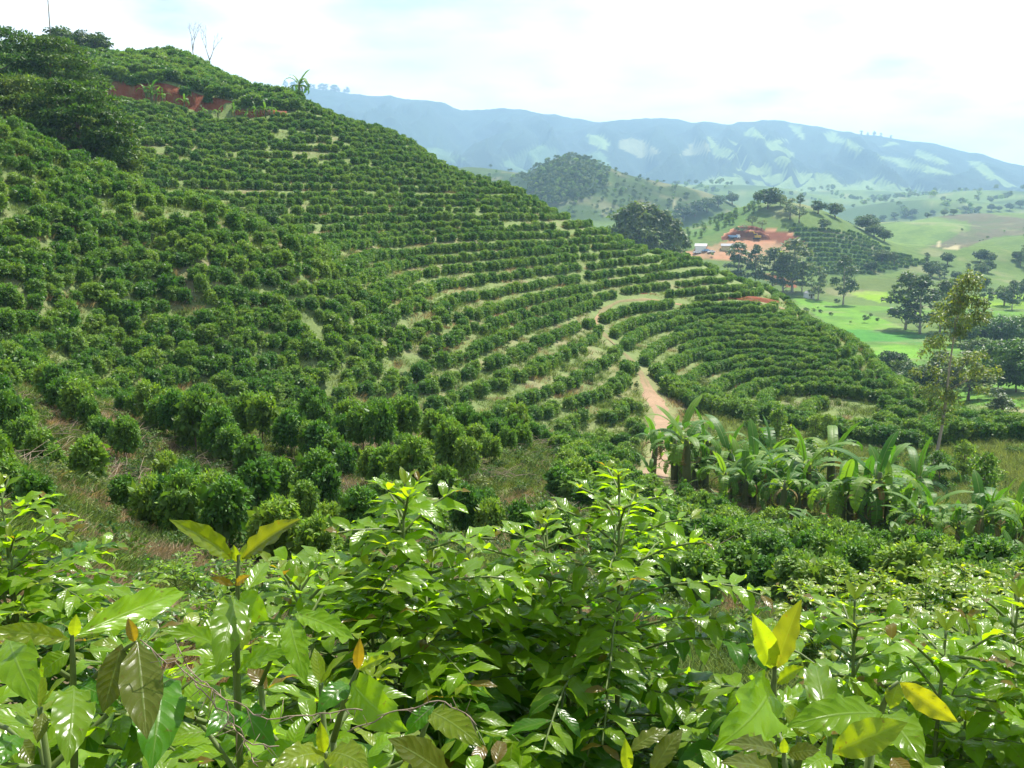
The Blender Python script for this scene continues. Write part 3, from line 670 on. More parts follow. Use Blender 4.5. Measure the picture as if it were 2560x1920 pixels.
# which of them show: march from each crown top towards the camera
def visible(X, Y, Z):
    t = np.linspace(0.06, 0.97, 60)[None, :]; xs = X[:, None] * t; ys = Y[:, None] * t; zs = Z[:, None] * t
    return (zs > height(xs.ravel(), ys.ravel()).reshape(zs.shape) - 0.2).all(1)
VIS = visible(PX, PY, PZ + 1.9 * SCL) & (pu > -40) & (pu < 1064)
order = np.argsort(np.where(VIS & (pu > -15) & (pu < 1040), PY, 1e6)); IND = np.zeros(len(PX), bool); IND[order[:300]] = True
IND &= VIS
WORD = {'N': (0.62, 'brown near slope below the camera'), 'S': (0.60, 'dense rows beside the banana strip'), 'M': (0.72, 'green hollow behind the near slope'), 'L': (0.84, 'closed hedge rows of the knoll'), 'B': (0.70, 'contour rows of the big hill')}
for i in np.nonzero(IND)[0]:
    reg = PR[i]; rel = SCL[i] / WORD[reg][0]; raised = reg == 'N' and rng.random() < 0.62
    size = 'stunted' if rel < 0.82 else 'full grown' if rel > 1.05 else 'middle sized'
    lab = f"{size} coffee shrub {'with bare lower stems ' if raised else 'leafy to the ground '}on the {WORD[reg][1]}" if reg == 'N' else f'{size} round coffee shrub in the {WORD[reg][1]}'
    sz = SCL[i] * np.array((rng.uniform(0.9, 1.12), rng.uniform(0.9, 1.12), rng.uniform(0.9, 1.12) * (1.3 if reg == 'N' else 1.0)))
    t = thing('coffee_shrub', lab, 'coffee shrub', (PX[i], PY[i], PZ[i]), (0, 0, rng.uniform(0, 6.28)), tuple(sz), f"{size} {'bare-stemmed ' if raised else ''}coffee shrubs, {WORD[reg][1]}")
    k = int(rng.integers(0, 6)); c_ = link('crown', MIDME[k], M_coffee, t, (0, 0, 0.5 if raised else 0.0)); link('stem', STEMME[k % 3], M_bark, t, (0, 0, 0), (0, 0, 0), (1, 1, 1.25 if raised else 1))
rest = VIS & ~IND
gn_instances('coffee_plantation', np.stack([PX, PY, PZ], 1)[rest], FARC, 'stuff', SCL[rest][:, None] * rng.uniform(0.88, 1.12, (int(rest.sum()), 3)))
# ------------------------------------------------------------------ the dirt road and the cut banks
def strip_mesh(name, rows, cols_, smooth=True):
    """rows: list of (n,3) arrays, from one side of the strip to the other"""
    V = np.stack(rows, 1).reshape(-1, 3); k = len(rows); n = len(rows[0])
    i = (np.arange(n - 1)[:, None] * k + np.arange(k - 1)[None]).ravel(); F = np.stack([i, i + 1, i + k + 1, i + k], 1)
    return mesh_arrays(name, V, F, smooth, cols_)
tg = np.gradient(ROADS, axis=0); tg /= np.linalg.norm(tg, axis=1, keepdims=True); sd = np.stack([tg[:, 1], -tg[:, 0]], 1)
rows = []; rc = []
_far = sstep(112, 128, np.hypot(ROADS[:, 0], ROADS[:, 1]))
wid = 0.95 + 0.3 * (fbm(np.arange(len(ROADS)) / 6.0, np.zeros(len(ROADS)), 3) - 0.5) * 4
for k in np.linspace(-1, 1, 7):
    q = ROADS + sd * (k * wid * (1 - 0.5 * _far))[:, None]; q = q + sd * ((fbm(q[:, 0] / 1.3, q[:, 1] / 1.3, 2) - 0.5) * 0.7 * (abs(k) > 0.9))[:, None]
    zz = height(q[:, 0], q[:, 1]) + 0.10 - 0.05 * (abs(abs(k) - 0.6) < 0.2) - (0.14 if abs(k) > 0.9 else 0)
    rows.append(np.column_stack([q, zz]))
    f = fbm(q[:, 0] / 2 + 7, q[:, 1] / 2, 3)[:, None]; base = np.array((0.37, 0.27, 0.185)) * (1 - 0.35 * f) + np.array((0.05, 0.0, -0.03)) * (np.linspace(1, 0, len(q))[:, None] ** 0.7)
    g_ = np.array((0.22, 0.19, 0.09)); mixw = (sstep(0.5, 0.7, f) * (0.75 if abs(k) < 0.2 else 0.0)); mixw = np.maximum(mixw, (_far * (1 - sstep(174, 182, np.hypot(q[:, 0], q[:, 1]))) * (np.abs(np.hypot(q[:, 0], q[:, 1]) - 154) > 4) * 0.8)[:, None]); rc.append(base * (1 - mixw) + np.array((0.17, 0.17, 0.075)) * mixw)
rc = np.stack(rc, 1).reshape(-1, 3)
M_earth = ground_mat('earth', 0.9, 5.0, 0.95, 0.9, 0.15, 0.3)
kind(link('dirt_road', strip_mesh('dirt_road', rows, np.clip(rc, 0.01, 0.9)), M_earth), 'structure')
def bank(name, th_r, label=None):
    rws, cl = [], []
    for k, (dr, dz) in enumerate(((-1.2, -0.5), (-0.5, 0.15), (0.1, 1.0), (0.5, 2.1), (1.0, 3.0), (2.4, 3.5), (4.5, 2.9))):
        th, r, s = th_r; rr = r + dr + (fbm(th * 160 + k * 3, th * 0 + k, 3) - 0.5) * 1.6 * (0 < k < 5); x = rr * np.sin(th); y = rr * np.cos(th)
        zb = height((r - 1.2) * np.sin(th), (r - 1.2) * np.cos(th)); zz = np.maximum(zb + dz * s * (0.8 + 0.5 * fbm(th * 60, th * 0 + 1, 2)), height(x, y) - 0.3)
        if k == 6: zz = height(x, y) - 0.35
        rws.append(np.column_stack([x, y, zz])); f = fbm(th * 220 + k, th * 0 + k * .7, 3)[:, None]
        e = G_RED * (0.75 + 0.5 * f); g_ = np.array((0.16, 0.13, 0.06)); w = np.clip(sstep(0.55, 0.75, f) * 0.8 + (k in (0, 6)) * 0.9, 0, 1); cl.append(e * (1 - w) + g_ * w)
    o = kind(link(name, strip_mesh(name, rws, np.stack(cl, 1).reshape(-1, 3)), M_earth), 'structure'); return o
th = np.linspace(TH0 - 0.03, TH1 + 0.012, 170)
bank('earth_bank', (th, terrace_d(th), 1.0 - 0.55 * sstep(TH1 - 0.06, TH1 + 0.01, th)))
thr = np.arctan2(ROADS[:, 0], ROADS[:, 1]); rr_ = np.hypot(ROADS[:, 0], ROADS[:, 1]); sel = (rr_ > 158) & (thr < math.atan((783 - CXP) / FPX / 1.01))
o_ = np.argsort(thr[sel]); bank('earth_bank', (thr[sel][o_], rr_[sel][o_] + 3.4, (0.06 + 0.11 * sstep(0.09, 0.14, thr[sel][o_])) * (0.4 + 1.2 * fbm(thr[sel][o_] * 30, thr[sel][o_] * 0, 2))))

# two benches of the red cut on the cleared hill
for (ua, va, ub, vb, hgt) in ((722, 241, 772, 241, 4.5), (730, 236, 766, 235, 4.0)):
    us = np.linspace(ua, ub, 26); vs = np.linspace(va, vb, 26) - 1.2 * np.sin(np.linspace(0, math.pi, 26)); Pb = np.array([hit(a, b_, 440, 900) for a, b_ in zip(us, vs)]); Pb[:, 1] = np.convolve(np.pad(Pb[:, 1], 3, mode='edge'), np.ones(7) / 7, mode='valid'); Pb[:, 2] = height(Pb[:, 0], Pb[:, 1])
    e = np.sin(np.linspace(0, math.pi, 26)) ** 0.4 * (0.85 + 0.3 * rng.random(26)); rws = []
    for dy, dz in ((-0.8, -0.6), (0.2, 0.3), (1.2, 0.75), (2.0, 1.0), (9.0, 1.02), (14.0, -0.2)):
        q = Pb + np.array([0, dy, 0]); q[:, 2] = np.maximum(Pb[:, 2] + hgt * dz * e + rng.normal(0, .12, 26), height(q[:, 0], q[:, 1]) - 0.4); rws.append(q)
    rws[-1][:, 2] = height(rws[-1][:, 0], rws[-1][:, 1]) - 0.5
    cl = np.repeat(np.stack([G_ORANGE, G_RED * .8, G_RED * .7, G_RED * .8, G_ORANGE * 1.05, G_ORANGE])[None], 26, 0) * rng.uniform(.85, 1.15, (26, 6, 1)); kind(link('earth_bank', strip_mesh('earth_bank', rws, cl.reshape(-1, 3)), M_earth), 'structure')
# ------------------------------------------------------------------ trees
M_dark = foliage_mat('tree_foliage_dark', (0.052, 0.100, 0.028), 0.5, 0.3, 0.2)
M_euc = foliage_mat('eucalyptus_foliage', (0.095, 0.145, 0.050), 0.45, 0.35, 0.3)
M_acacia = foliage_mat('acacia_foliage', (0.066, 0.128, 0.026), 0.5, 0.32, 0.2)
M_lime = foliage_mat('fresh_foliage', (0.11, 0.20, 0.035), 0.45, 0.4, 0.3)
M_bamboo = foliage_mat('bamboo_foliage', (0.055, 0.125, 0.022), 0.45, 0.35, 0.3)
def crown(seed, clumps, leaf, aspect=0.3, droop=0.3, lo=0.7, hi=1.3, young=0.06, flat=0.6):
    g = np.random.default_rng(seed); Vs, Fs, Ts = [], [], []; o = 0
    for (c, r, n) in clumps:
        q = unit(g.normal(size=(n, 3))); q[:, 2] = np.where(q[:, 2] < -0.35, -q[:, 2] * 0.6, q[:, 2])
        pos = np.asarray(c) + q * np.asarray(r) * g.uniform(0.45, 1.05, (n, 1)) ** 0.7
        d = unit(q * 0.6 + g.normal(size=(n, 3)) * 0.7 + np.array([0, 0, -droop])); nr = unit(q * (1 - flat) + np.array([0, 0, flat]) + g.normal(size=(n, 3)) * 0.4)
        ln = leaf * g.uniform(0.6, 1.3, n); V, F = leaf_quads(pos, d, nr, ln, ln * aspect); Vs.append(V); Fs.append(F + o); o += len(V); Ts.append(leaf_tint(g, n, lo, hi, young) * g.uniform(0.85, 1.15))
    return np.concatenate(Vs), np.concatenate(Fs), np.concatenate(Ts)
def crown_me(name, *a, **k):
    V, F, T = crown(*a, **k); return mesh_arrays(name, V, F, False, T)
def trunk_me(name, seed, h, r, clumps, limbs=8, lean=0.04, n=7):
    g = random.Random(seed); mb = MB(); px = g.uniform(-lean, lean) * h; py = g.uniform(-lean, lean) * h
    pt = lambda t: Vector((px * t * t + 0.01 * h * math.sin(5 * t), py * t * t, -0.03 * h + 1.0 * h * t))
    mb.tube([pt(t / 6) for t in range(7)], [r * (1.15 - 0.95 * t / 6) for t in range(7)], n)
    for c, rr, _ in g.sample(clumps, min(limbs, len(clumps))):
        c = Vector(c); t0 = max(0.15, min(0.9, c.z / h - 0.18)); a = pt(t0); m = a.lerp(c, 0.5) + Vector((0, 0, -0.03 * h)); k = r * (1.15 - 0.95 * t0) * 0.5
        mb.tube([a, m, c], [k, k * 0.7, k * 0.25], 5)
    return mb.mesh(name, True)
def clumps_ellipsoid(seed, k, c, r, cr, n, lumpy=0.25):
    g = np.random.default_rng(seed); o = []
    for i in range(k):
        q = g.normal(size=3); q /= np.linalg.norm(q); s = g.uniform(0.35, 1.0) ** 0.5 * g.uniform(1 - lumpy, 1)
        p = np.asarray(c) + q * np.asarray(r) * s; rr = cr * g.uniform(0.6, 1.3); o.append((tuple(p), (rr, rr, rr * 0.7), n))
    return o
TREE = {}
def def_tree(key, h, r, clumps, leaf, mat, bark=M_bark, **kw):
    V = []
    for i, cl in enumerate(clumps): V.append((crown_me('crown', 40 + i, cl, leaf, **kw), trunk_me('trunk', 60 + i, h * 0.88, r, cl)))
    TREE[key] = (h, V, mat, bark)
def euc_clumps(s, h=20.0, n=85):
    g = np.random.default_rng(s); o = []
    for i in range(30):
        t = g.uniform(0.24, 1.0); w = (0.21 * math.sin(min(1, (1.04 - t) / 0.72) * math.pi * 0.62) + 0.02) * h; a = g.uniform(0, 6.28); q = g.uniform(0.3, 1) * w
        rr = h * g.uniform(0.05, 0.09); o.append(((q * math.cos(a), q * math.sin(a), t * h * 0.98), (rr, rr, rr * 0.95), n))
    return o
def_tree('euc', 20.0, 0.32, [euc_clumps(s) for s in (1, 2, 3)], 0.85, M_euc, M_bark_grey, aspect=0.3, droop=0.7)
def_tree('round', 9.0, 0.3, [clumps_ellipsoid(s, 30, (0, 0, 4.9), (3.6, 3.6, 3.0), 1.45, 90) for s in (4, 5, 6)], 0.6, M_dark, aspect=0.4)
def_tree('slim', 9.0, 0.16, [clumps_ellipsoid(s, 24, (0, 0, 5.2), (1.9, 1.9, 3.6), 0.95, 90) for s in (7, 8)], 0.45, M_euc, aspect=0.3, droop=0.5)
def_tree('open', 9.0, 0.26, [clumps_ellipsoid(s, 15, (0, 0, 6.2), (3.4, 3.4, 2.4), 1.1, 90, 0.1) for s in (9, 10)], 0.5, M_euc, aspect=0.3)
def bamboo_clumps(s):
    g = np.random.default_rng(s); o = []
    for i in range(30):
        a = g.uniform(0, 6.28); q = g.uniform(0.2, 1) * 3.6; hh = g.uniform(5.5, 9.5) * (1 - 0.05 * q)
        for t in (0.35, 0.6, 0.8, 1.0): o.append(((q * (0.6 + 0.5 * t) * math.cos(a), q * (0.6 + 0.5 * t) * math.sin(a), hh * t - 0.6 * (t > 0.9)), (0.75, 0.75, 1.0 * (1.2 - 0.4 * t)), 40))
    return o
def_tree('bamboo', 9.0, 0.1, [bamboo_clumps(s) for s in (11, 12)], 0.55, M_bamboo, aspect=0.26, droop=0.6)
def_tree('young', 4.0, 0.06, [clumps_ellipsoid(s, 22, (0, 0, 2.1), (0.8, 0.8, 1.75), 0.45, 60) for s in (13, 14, 15)], 0.24, M_lime, aspect=0.26, droop=0.0)
def_tree('shrub', 2.4, 0.05, [clumps_ellipsoid(s, 20, (0, 0, 1.1), (1.2, 1.2, 0.9), 0.5, 60) for s in (16, 17)], 0.22, M_lime, aspect=0.28, droop=0.1)
def_tree('plume', 12.0, 0.2, [clumps_ellipsoid(s, 26, (0, 0, 6.5), (2.2, 2.2, 5.0), 1.0, 80) for s in (18, 19)], 0.5, M_dark, aspect=0.3)
def plant_tree(key, base, h, name, label, cat='tree', group=None, var=None, w=1.0, crown_name='crown', mat=None):
    H0, V, mt, bk = TREE[key]; k = int(rng.integers(0, len(V))) if var is None else var % len(V); s = h / H0
    t = thing(name, label, cat, tuple(base), (0, 0, float(rng.uniform(0, 6.28))), (s * w, s * w, s), group)
    c_ = link(crown_name, V[k][0], mt, t); tr = link('trunk', V[k][1], bk, t)
    if mat is not None: c_.material_slots[0].link = 'OBJECT'; c_.material_slots[0].material = mat
    return t
def px_tree(key, u, vb, vt, dmin, name, label, group=None, w=1.0, dmax=6500, **kw):
    b = hit(u, vb, dmin, dmax); h = (vb - vt) / FPX * b[1]; b[2] -= 0.02 * h
    return plant_tree(key, b, h, name, label, group=group, w=w, **kw)
# the slim eucalyptus that stands over the banana strip
b = gpt(931, 62); b = np.array(hit(929, 481, 40)); hh = (481 - 272) / FPX * b[1]
g = np.random.default_rng(77); cl = []
for i in range(58):
    t = g.uniform(0.30, 1.0); w = 0.21 * math.sin(min(1.0, max(0.04, (1.02 - t) / 0.55)) * math.pi * 0.60) * (1 if t > 0.42 else 0.25); a = g.uniform(0, 6.28); q = g.uniform(0.15, 1) * w * hh
    rr = hh * g.uniform(0.03, 0.06); cl.append(((q * math.cos(a) + 0.020 * hh + 0.10 * hh * t, q * math.sin(a), t * hh * 0.985), (rr, rr, rr * 1.1), 115 if t > 0.42 else 45))
ht = thing('eucalyptus_tree', 'slender tall eucalyptus with thin bare lower trunk rising out of the banana strip', 'tree', tuple(b))
link('crown', crown_me('crown', 5, cl, 0.27, aspect=0.24, droop=0.8, lo=0.6, hi=1.5, young=0.2), M_euc, ht)
mb = MB(); pt = lambda t: Vector((hh * (0.11 * t + 0.012 * math.sin(6 * t)), 0, hh * t * 0.98 - 0.3)); mb.tube([pt(t / 9) for t in range(10)], [0.15 * (1 - 0.85 * t / 9) for t in range(10)], 8)
for c_, rr, nn in cl[::2]:
    if c_[2] > 0.4 * hh: c_ = Vector(c_); a = pt(max(0.3, c_.z / hh - 0.08)); mb.tube([a, a.lerp(c_, 0.5), c_], [0.03, 0.02, 0.008], 4)
link('trunk', mb.mesh('trunk', True), M_bark_grey, ht)
# the dark spreading trees in the gully on the left: layered crowns
def layered(seed, R, hgt, layers=7, n=150):
    g = np.random.default_rng(seed); o = []
    for j in range(layers):
        t = j / (layers - 1); zz = hgt * (0.28 + 0.68 * t); w = R * math.sqrt(max(0.05, 1 - (abs(t - 0.35) / 0.75) ** 2)); k = int(9 + 12 * w / R)
        for i in range(k):
            a = g.uniform(0, 6.28); q = w * g.uniform(0.25, 1.0) ** 0.6; o.append(((q * math.cos(a), q * math.sin(a), zz + g.normal(0, 0.25) - 0.12 * q), (R * 0.24, R * 0.24, R * 0.075), n))
    return o
for i, (u, vb, vt, d, R, lab) in enumerate(((95, 205, 82, 108, 4.9, 'dark olive spreading tree at the front edge of the gully, lowest of the clump'), (45, 195, 80, 110, 5.2, 'olive spreading tree in the gully between its taller neighbour and the coffee slope'),
                                            (18, 170, 28, 122, 7.6, 'tallest wide olive tree of the gully clump, with flat layered crown'), (70, 180, 38, 124, 6.2, 'olive layered tree of the gully clump that reaches up towards the pole'), (-25, 170, 62, 112, 6, 'olive layered tree of the gully clump cut off by the picture edge'),
                                            (118, 195, 108, 116, 3.6, 'small dark tree at the outer end of the gully clump'))):
    P_ = gpt(u, d); top = at(u, vt, d)[2]; hgt = top - P_[2] + 0.3; cl = layered(500 + i, R * 1.12, hgt)
    t = thing('spreading_tree', lab, 'tree', tuple(P_ - np.array([0, 0, 0.3])), group='dark trees in the gully')
    link('crown', crown_me('crown', 510 + i, cl, 0.42, aspect=0.24, droop=0.05, flat=0.75, lo=0.65, hi=1.35, young=0.15), M_acacia, t)
    link('trunk', trunk_me('trunk', 520 + i, hgt * 0.9, 0.3, cl, 14), M_bark, t)
px_tree('round', 268, 232, 208, 118, 'gully_tree', 'dark shrubby tree standing alone in the gully among the coffee rows', w=1.1, mat=M_acacia)
px_tree('round', 246, 226, 206, 118, 'gully_tree', 'low dark tree left of the other lone one in the gully coffee rows'.replace('left of', 'beside'), w=1.2, mat=M_acacia)
# ridge on the upper left: dark round trees, the leafless ones, a pole
for u, vt, vb, lab in ((88, 25, 42, 'tall round dark tree beside the pole on the ridge'), (103, 31, 44, 'round dark tree next to the tallest one by the pole'), (117, 37, 48, 'smallest dark tree at the end of the ridge group by the pole')):
    P_ = ridge(u, 215, 280); plant_tree('round', P_ - np.array([0, 0, 0.6]), max(6.0, at(u, vt, P_[1])[2] - P_[2]) * 1.15, 'ridge_tree', lab, group='trees by the pole', w=1.2)
def bare_tree(u, vb, vt, d, name, lab, seed, spread=0.35):
    g = random.Random(seed); P_ = ridge(u, d - 25, d + 40); d = P_[1]; h = max(9.5, at(u, vt, d)[2] - P_[2]); mb = MB(); mb2 = MB()
    def br(p, dr, ln, r, dep, m):
        q = p + dr * ln * 0.5 + Vector((g.gauss(0, .05), g.gauss(0, .05), 0)) * ln; e = q + (dr + Vector((g.gauss(0, .15), g.gauss(0, .15), 0.1))).normalized() * ln * 0.5
        m.tube([p, q, e], [r, r * 0.8, r * 0.6], 5)
        if dep:
            for k in range(2 if dep > 1 else 3): br(e, (dr + Vector((g.gauss(0, spread * 1.6), g.gauss(0, spread * 1.6), 0.35))).normalized(), ln * g.uniform(0.6, 0.85), r * 0.6, dep - 1, mb2)
    br(Vector((0, 0, -0.3)), Vector((g.gauss(0, .1), 0, 1)), h * 0.36, h * 0.021, 4, mb)
    t = thing(name, lab, 'tree', tuple(P_)); link('trunk', mb.mesh('trunk', True), M_bark_grey, t); link('branch', mb2.mesh('branch', True), M_bark_grey, t)
bare_tree(208, 64, 38, 232, 'bare_tree', 'leafless pale tree on the ridge, wider of the two', 1, 0.3); bare_tree(222, 68, 42, 230, 'bare_tree', 'slim leafless tree with forked trunk beside the wider one', 2, 0.2)
bare_tree(6, 34, 5, 225, 'bare_tree', 'twiggy grey tree behind the spreading trees at the top of the slope', 3, 0.5)
P_ = ridge(76, 215, 280); ph = at(76, -14, P_[1])[2] - P_[2]; t = thing('utility_pole', 'tall thin wooden pole on the ridge beside dark trees', 'pole', tuple(P_)); mb = MB(); mb.tube([(0, 0, -0.5), (0, 0, ph * 0.5), (0, 0, ph)], [0.16, 0.14, 0.11], 8); link('post', mb.mesh('post', True), M_bark_grey, t)
mb = MB(); mb.box((0, 0, ph - 0.5), (1.8, 0.12, 0.14)); cr = link('crossarm', mb.mesh('crossarm'), M_bark, t)
for k in (-0.75, 0, 0.75): mb = MB(); mb.tube([(k, 0, ph - 0.43), (k, 0, ph - 0.3), (k, 0, ph - 0.22)], [0.05, 0.07, 0.04], 6); link('insulator', mb.mesh('insulator'), M_bark_grey, cr)

# trees of the cleared hill
for u, vb, vt, key, w, lab in ((768, 209, 187, 'round', 1.0, 'biggest broad tree on top of the cleared hill'), (786, 212, 196, 'open', 1.0, 'open crowned tree just below the hill top beside the biggest one'), (800, 207, 194, 'plume', 1.0, 'upright dark tree on the crest of the cleared hill'),
        (780, 207, 195, 'round', .8, 'small round tree tucked between the biggest and the upright crest trees'), (818, 214, 201, 'round', .9, 'crest tree standing apart on the far shoulder of the cleared hill'), (835, 218, 203, 'round', .9, 'middle tree of three in a line along the far shoulder'), (848, 221, 204, 'round', 1.0, 'last and widest of three trees along the far shoulder'),
        (790, 221, 206, 'open', 1.0, 'spindly tree on the grass slope above the red cut'), (799, 224, 209, 'open', 1.0, 'forked open tree on the grass slope beside the spindly one'), (824, 230, 219, 'round', 0.9, 'compact round tree alone on the grass above the coffee field'), (752, 228, 218, 'open', 1.1, 'low spreading tree at the upper edge of the red cut'),
        (762, 229, 221, 'open', 1.1, 'smallest spreading tree at the edge of the red cut'), (866, 232, 215, 'round', 1.1, 'dark tree at the head of the hedge down the back of the hill'), (874, 237, 224, 'round', 1.1, 'dark tree in the middle of the hedge behind the hill'), (884, 242, 230, 'round', 1.0, 'dark tree at the low end of the hedge behind the hill'),
        (707, 212, 198, 'round', .9, 'dark tree at the upper end of the wood on the near shoulder'), (718, 208, 196, 'round', .9, 'dark crest tree above the young planting'), (732, 205, 194, 'round', 0.9, 'smaller dark crest tree above the young planting'), (742, 203, 194, 'round', 0.9, 'round crest tree next to the hill top gap'), (695, 217, 201, 'round', 1.0, 'broad dark tree at the head of the wood'),
        (683, 222, 206, 'round', 1.1, 'wide dark tree in the middle of the wood'), (670, 228, 213, 'round', 1.1, 'dark tree at the lower end of the wood'), (657, 232, 216, 'round', 1.0, 'rounded tree behind the tall grove'), (741, 236, 226, 'open', 1.2, 'scrubby tree beside the young planting'),
        (871, 272, 262, 'round', 1.0, 'small dark tree at the corner of the coffee field'), (894, 264, 252, 'slim', 1.0, 'small upright tree in the hollow beyond the coffee field'), (882, 262, 250, 'round', 1.1, 'reddish round tree in the hollow beyond the coffee field')):
    px_tree(key, u, vb, vt - 1.5, 440, 'hill_tree', lab, 'trees of the cleared hill', w * 1.35, 1200)
for k in range(46):
    u = rng.uniform(678, 762); v = np.interp(u, [678, 762], [240, 206]) + rng.uniform(-6, 9) * (1 - 0.4 * (u - 678) / 84)
    px_tree('young', u, v, v - rng.uniform(5, 8), 440, 'young_tree', 'young light green tree in the planting on the cleared hill', 'young planting', 1.5, 1200)
# tall grove behind the ridge and round the yard
for u, vb, vt, d, w, lab in ((622, 243, 208, 300, 1.5, 'tall grove tree showing over the coffee ridge, nearest its end'), (634, 246, 203, 300, 1.5, 'broadest tall tree of the grove behind the coffee ridge'), (647, 248, 206, 300, 1.4, 'tall leafy tree in the middle of the grove behind the ridge'), (660, 250, 212, 300, 1.3, 'lower tree of the grove behind the ridge'), (671, 254, 220, 300, 1.2, 'lowest grove tree next to the yard')):
    P_ = gpt(u, 430); h = (at(u, vt, 430)[2] - P_[2]); plant_tree('euc', P_ - np.array([0, 0, .3]), h, 'grove_tree', lab, group='tall grove behind the ridge', w=w * 0.8)
for u, vb, vt, w, lab in ((738, 286, 243, 1.25, 'dense rounded eucalyptus below the yard'), (755, 288, 245, 0.7, 'thin eucalyptus with bare trunk between the dense ones'), (772, 290, 248, 1.2, 'eucalyptus with pale leaning crown below the graded yard'), (792, 293, 239, 1.3, 'tallest leafy eucalyptus below the yard'), (783, 293, 256, 1.2, 'low eucalyptus at the foot of the tallest one'), (802, 293, 262, 1.0, 'eucalyptus at the outer end of the yard row'),
        (843, 305, 255, 0.9, 'lone tall eucalyptus in the open valley field'), (818, 300, 266, 0.9, 'sparse tree beside the green valley field')):
    px_tree('euc', u, vb, vt, 290, 'eucalyptus_tree', lab, 'eucalyptus round the yard and field', w * 1.3, 1000)
for u, vb, vt, key, w, lab, dm in ((905, 330, 272, 'euc', 1.2, 'bushy tall tree of the valley belt behind the slender eucalyptus', 240), (920, 334, 276, 'euc', 1.2, 'tall belt tree partly hidden by the slender eucalyptus crown', 240), (940, 332, 280, 'euc', 1.0, 'pointed belt tree on the far side of the slender eucalyptus', 240), (951, 326, 278, 'euc', 1.0, 'belt tree with forked pale crown', 240), (958, 322, 288, 'euc', .9, 'shorter belt tree at the end of the row', 240),
        (983, 312, 278, 'euc', .9, 'grey-green tree in the lime field', 260), (1004, 306, 284, 'round', .8, 'small dark tree in the lime field', 260), (1012, 310, 280, 'euc', .9, 'slim tree near the lime field edge', 260), (1024, 300, 276, 'round', .9, 'dark tree on the far edge of the lime field', 260),
        (960, 345, 310, 'bamboo', 1.0, 'bamboo clump at the end of the dark thicket nearest the slender eucalyptus', 200), (978, 342, 312, 'bamboo', 1.0, 'dark bamboo clump at the back of the thicket', 200), (1000, 345, 314, 'bamboo', 1.1, 'middle bamboo clump of the back thicket', 200), (1022, 342, 312, 'bamboo', 1.1, 'outer bamboo clump of the back thicket', 200), (975, 362, 335, 'round', 1.1, 'grey scrubby tree in front of the bamboo thicket', 180),
        (998, 390, 338, 'bamboo', .9, 'front bamboo clump with dense dark plumes', 150), (1016, 392, 336, 'bamboo', 1.0, 'large front bamboo clump beside the open grass', 150), (1040, 392, 338, 'bamboo', 1.0, 'bamboo clump cut by the picture edge', 150), (893, 376, 347, 'round', 1.0, 'round dark tree at the foot of the hedge knoll', 140), (904, 390, 356, 'round', 1.0, 'dense dark tree beside the round one below the knoll', 140), (920, 396, 360, 'round', 1.1, 'broad shady tree behind the slender eucalyptus trunk', 140),
        (938, 398, 350, 'euc', 1.5, 'bushy grey-green tree right behind the slender trunk', 140), (950, 398, 362, 'slim', 1.3, 'pale leafy tree next to the dark pillar shaped one', 140), (968, 402, 350, 'slim', 1.5, 'dark pillar shaped tree on the grass', 140), (1001, 420, 386, 'slim', 1.6, 'small oval tree alone on the bright grass', 110)):
    px_tree(key, u, vb, vt, dm, 'valley_tree', lab, None, w * 1.25, 700)
for k in range(26):
    u = rng.uniform(925, 1070); v = rng.uniform(262, 282) - max(0, (u - 980)) * 0.08
    px_tree('round' if rng.random() < .6 else 'plume', u, v, v - rng.uniform(9, 17), 430, 'copse_tree', 'dark tree of the copse below the pasture domes', 'copse below the pasture domes', 1.2, 1200)
for k in range(16):
    u = 862 + k * 10.5 + rng.uniform(-3, 3); v = 222 - k * 0.9 + rng.uniform(-2, 2)
    px_tree('round', u, v, v - rng.uniform(5, 9), 800, 'boundary_tree', 'dark tree in the boundary line behind the pasture domes', 'boundary line behind the pasture domes', 1.3, 1900)
for u in list(np.arange(287, 352, 4.4)) + [862, 868, 874, 881, 889]:
    P_ = crest_point(u + rng.uniform(-1.5, 1.5)); plant_tree('plume', P_ - np.array([0, 0, 6]), rng.uniform(26, 46) * (1.0 if u < 400 else 0.7), 'crest_tree', 'tall tree on the skyline of the far mountains', group='trees on the mountain skyline', w=1.5)
# woods that read as one mass
WP = []; PLW = Z3([(-300, 440), (0, 372), (60, 385), (150, 380), (172, 450), (150, 520), (60, 600), (-200, 640)])
while len(WP) < 1000:
    u, v = rng.uniform(470, 690), rng.uniform(150, 218)
    if inpoly(np.array([u]), np.array([v]), PLW)[0] or (rng.random() < 0.12):
        p = hit(u, v, 850, 1900)
        if p[1] < 1600: WP.append(p)
def tproto(key, i=0):
    V, F, T = crown(900 + i, clumps_ellipsoid(30 + i, 14, (0, 0, 5.5), (3.2, 3.2, 3.0), 1.4, 26), 0.95, aspect=0.4); return proto(key, mesh_arrays(key, V, F, False, T), (M_dark, M_euc, M_dark, M_lime)[i])
WOODP = [tproto('wood_crown', i) for i in range(4)]
gn_instances('forest', np.array(WP), WOODP, 'stuff', rng.uniform(0.3, 0.7, len(WP)))
CF = []; PLC = Z3([(1080, 720), (1400, 760), (1560, 850), (1750, 910), (1500, 960), (1150, 970), (1130, 840), (1050, 740)])
X, Y = np.meshgrid(np.arange(120, 330, 1.8), np.arange(470, 760, 6.0)); X = X.ravel() + rng.normal(0, .3, X.size); Y = Y.ravel() + 6 * np.sin(X / 30) + rng.normal(0, .3, X.size); Zz = height(X, Y); cu, cv_, _ = proj(np.stack([X, Y, Zz], 1))
m_ = inpoly(cu, cv_, PLC); gn_instances('coffee_field', np.stack([X, Y, Zz], 1)[m_], FARC, 'stuff', rng.uniform(0.9, 1.2, int(m_.sum())))
SB = []
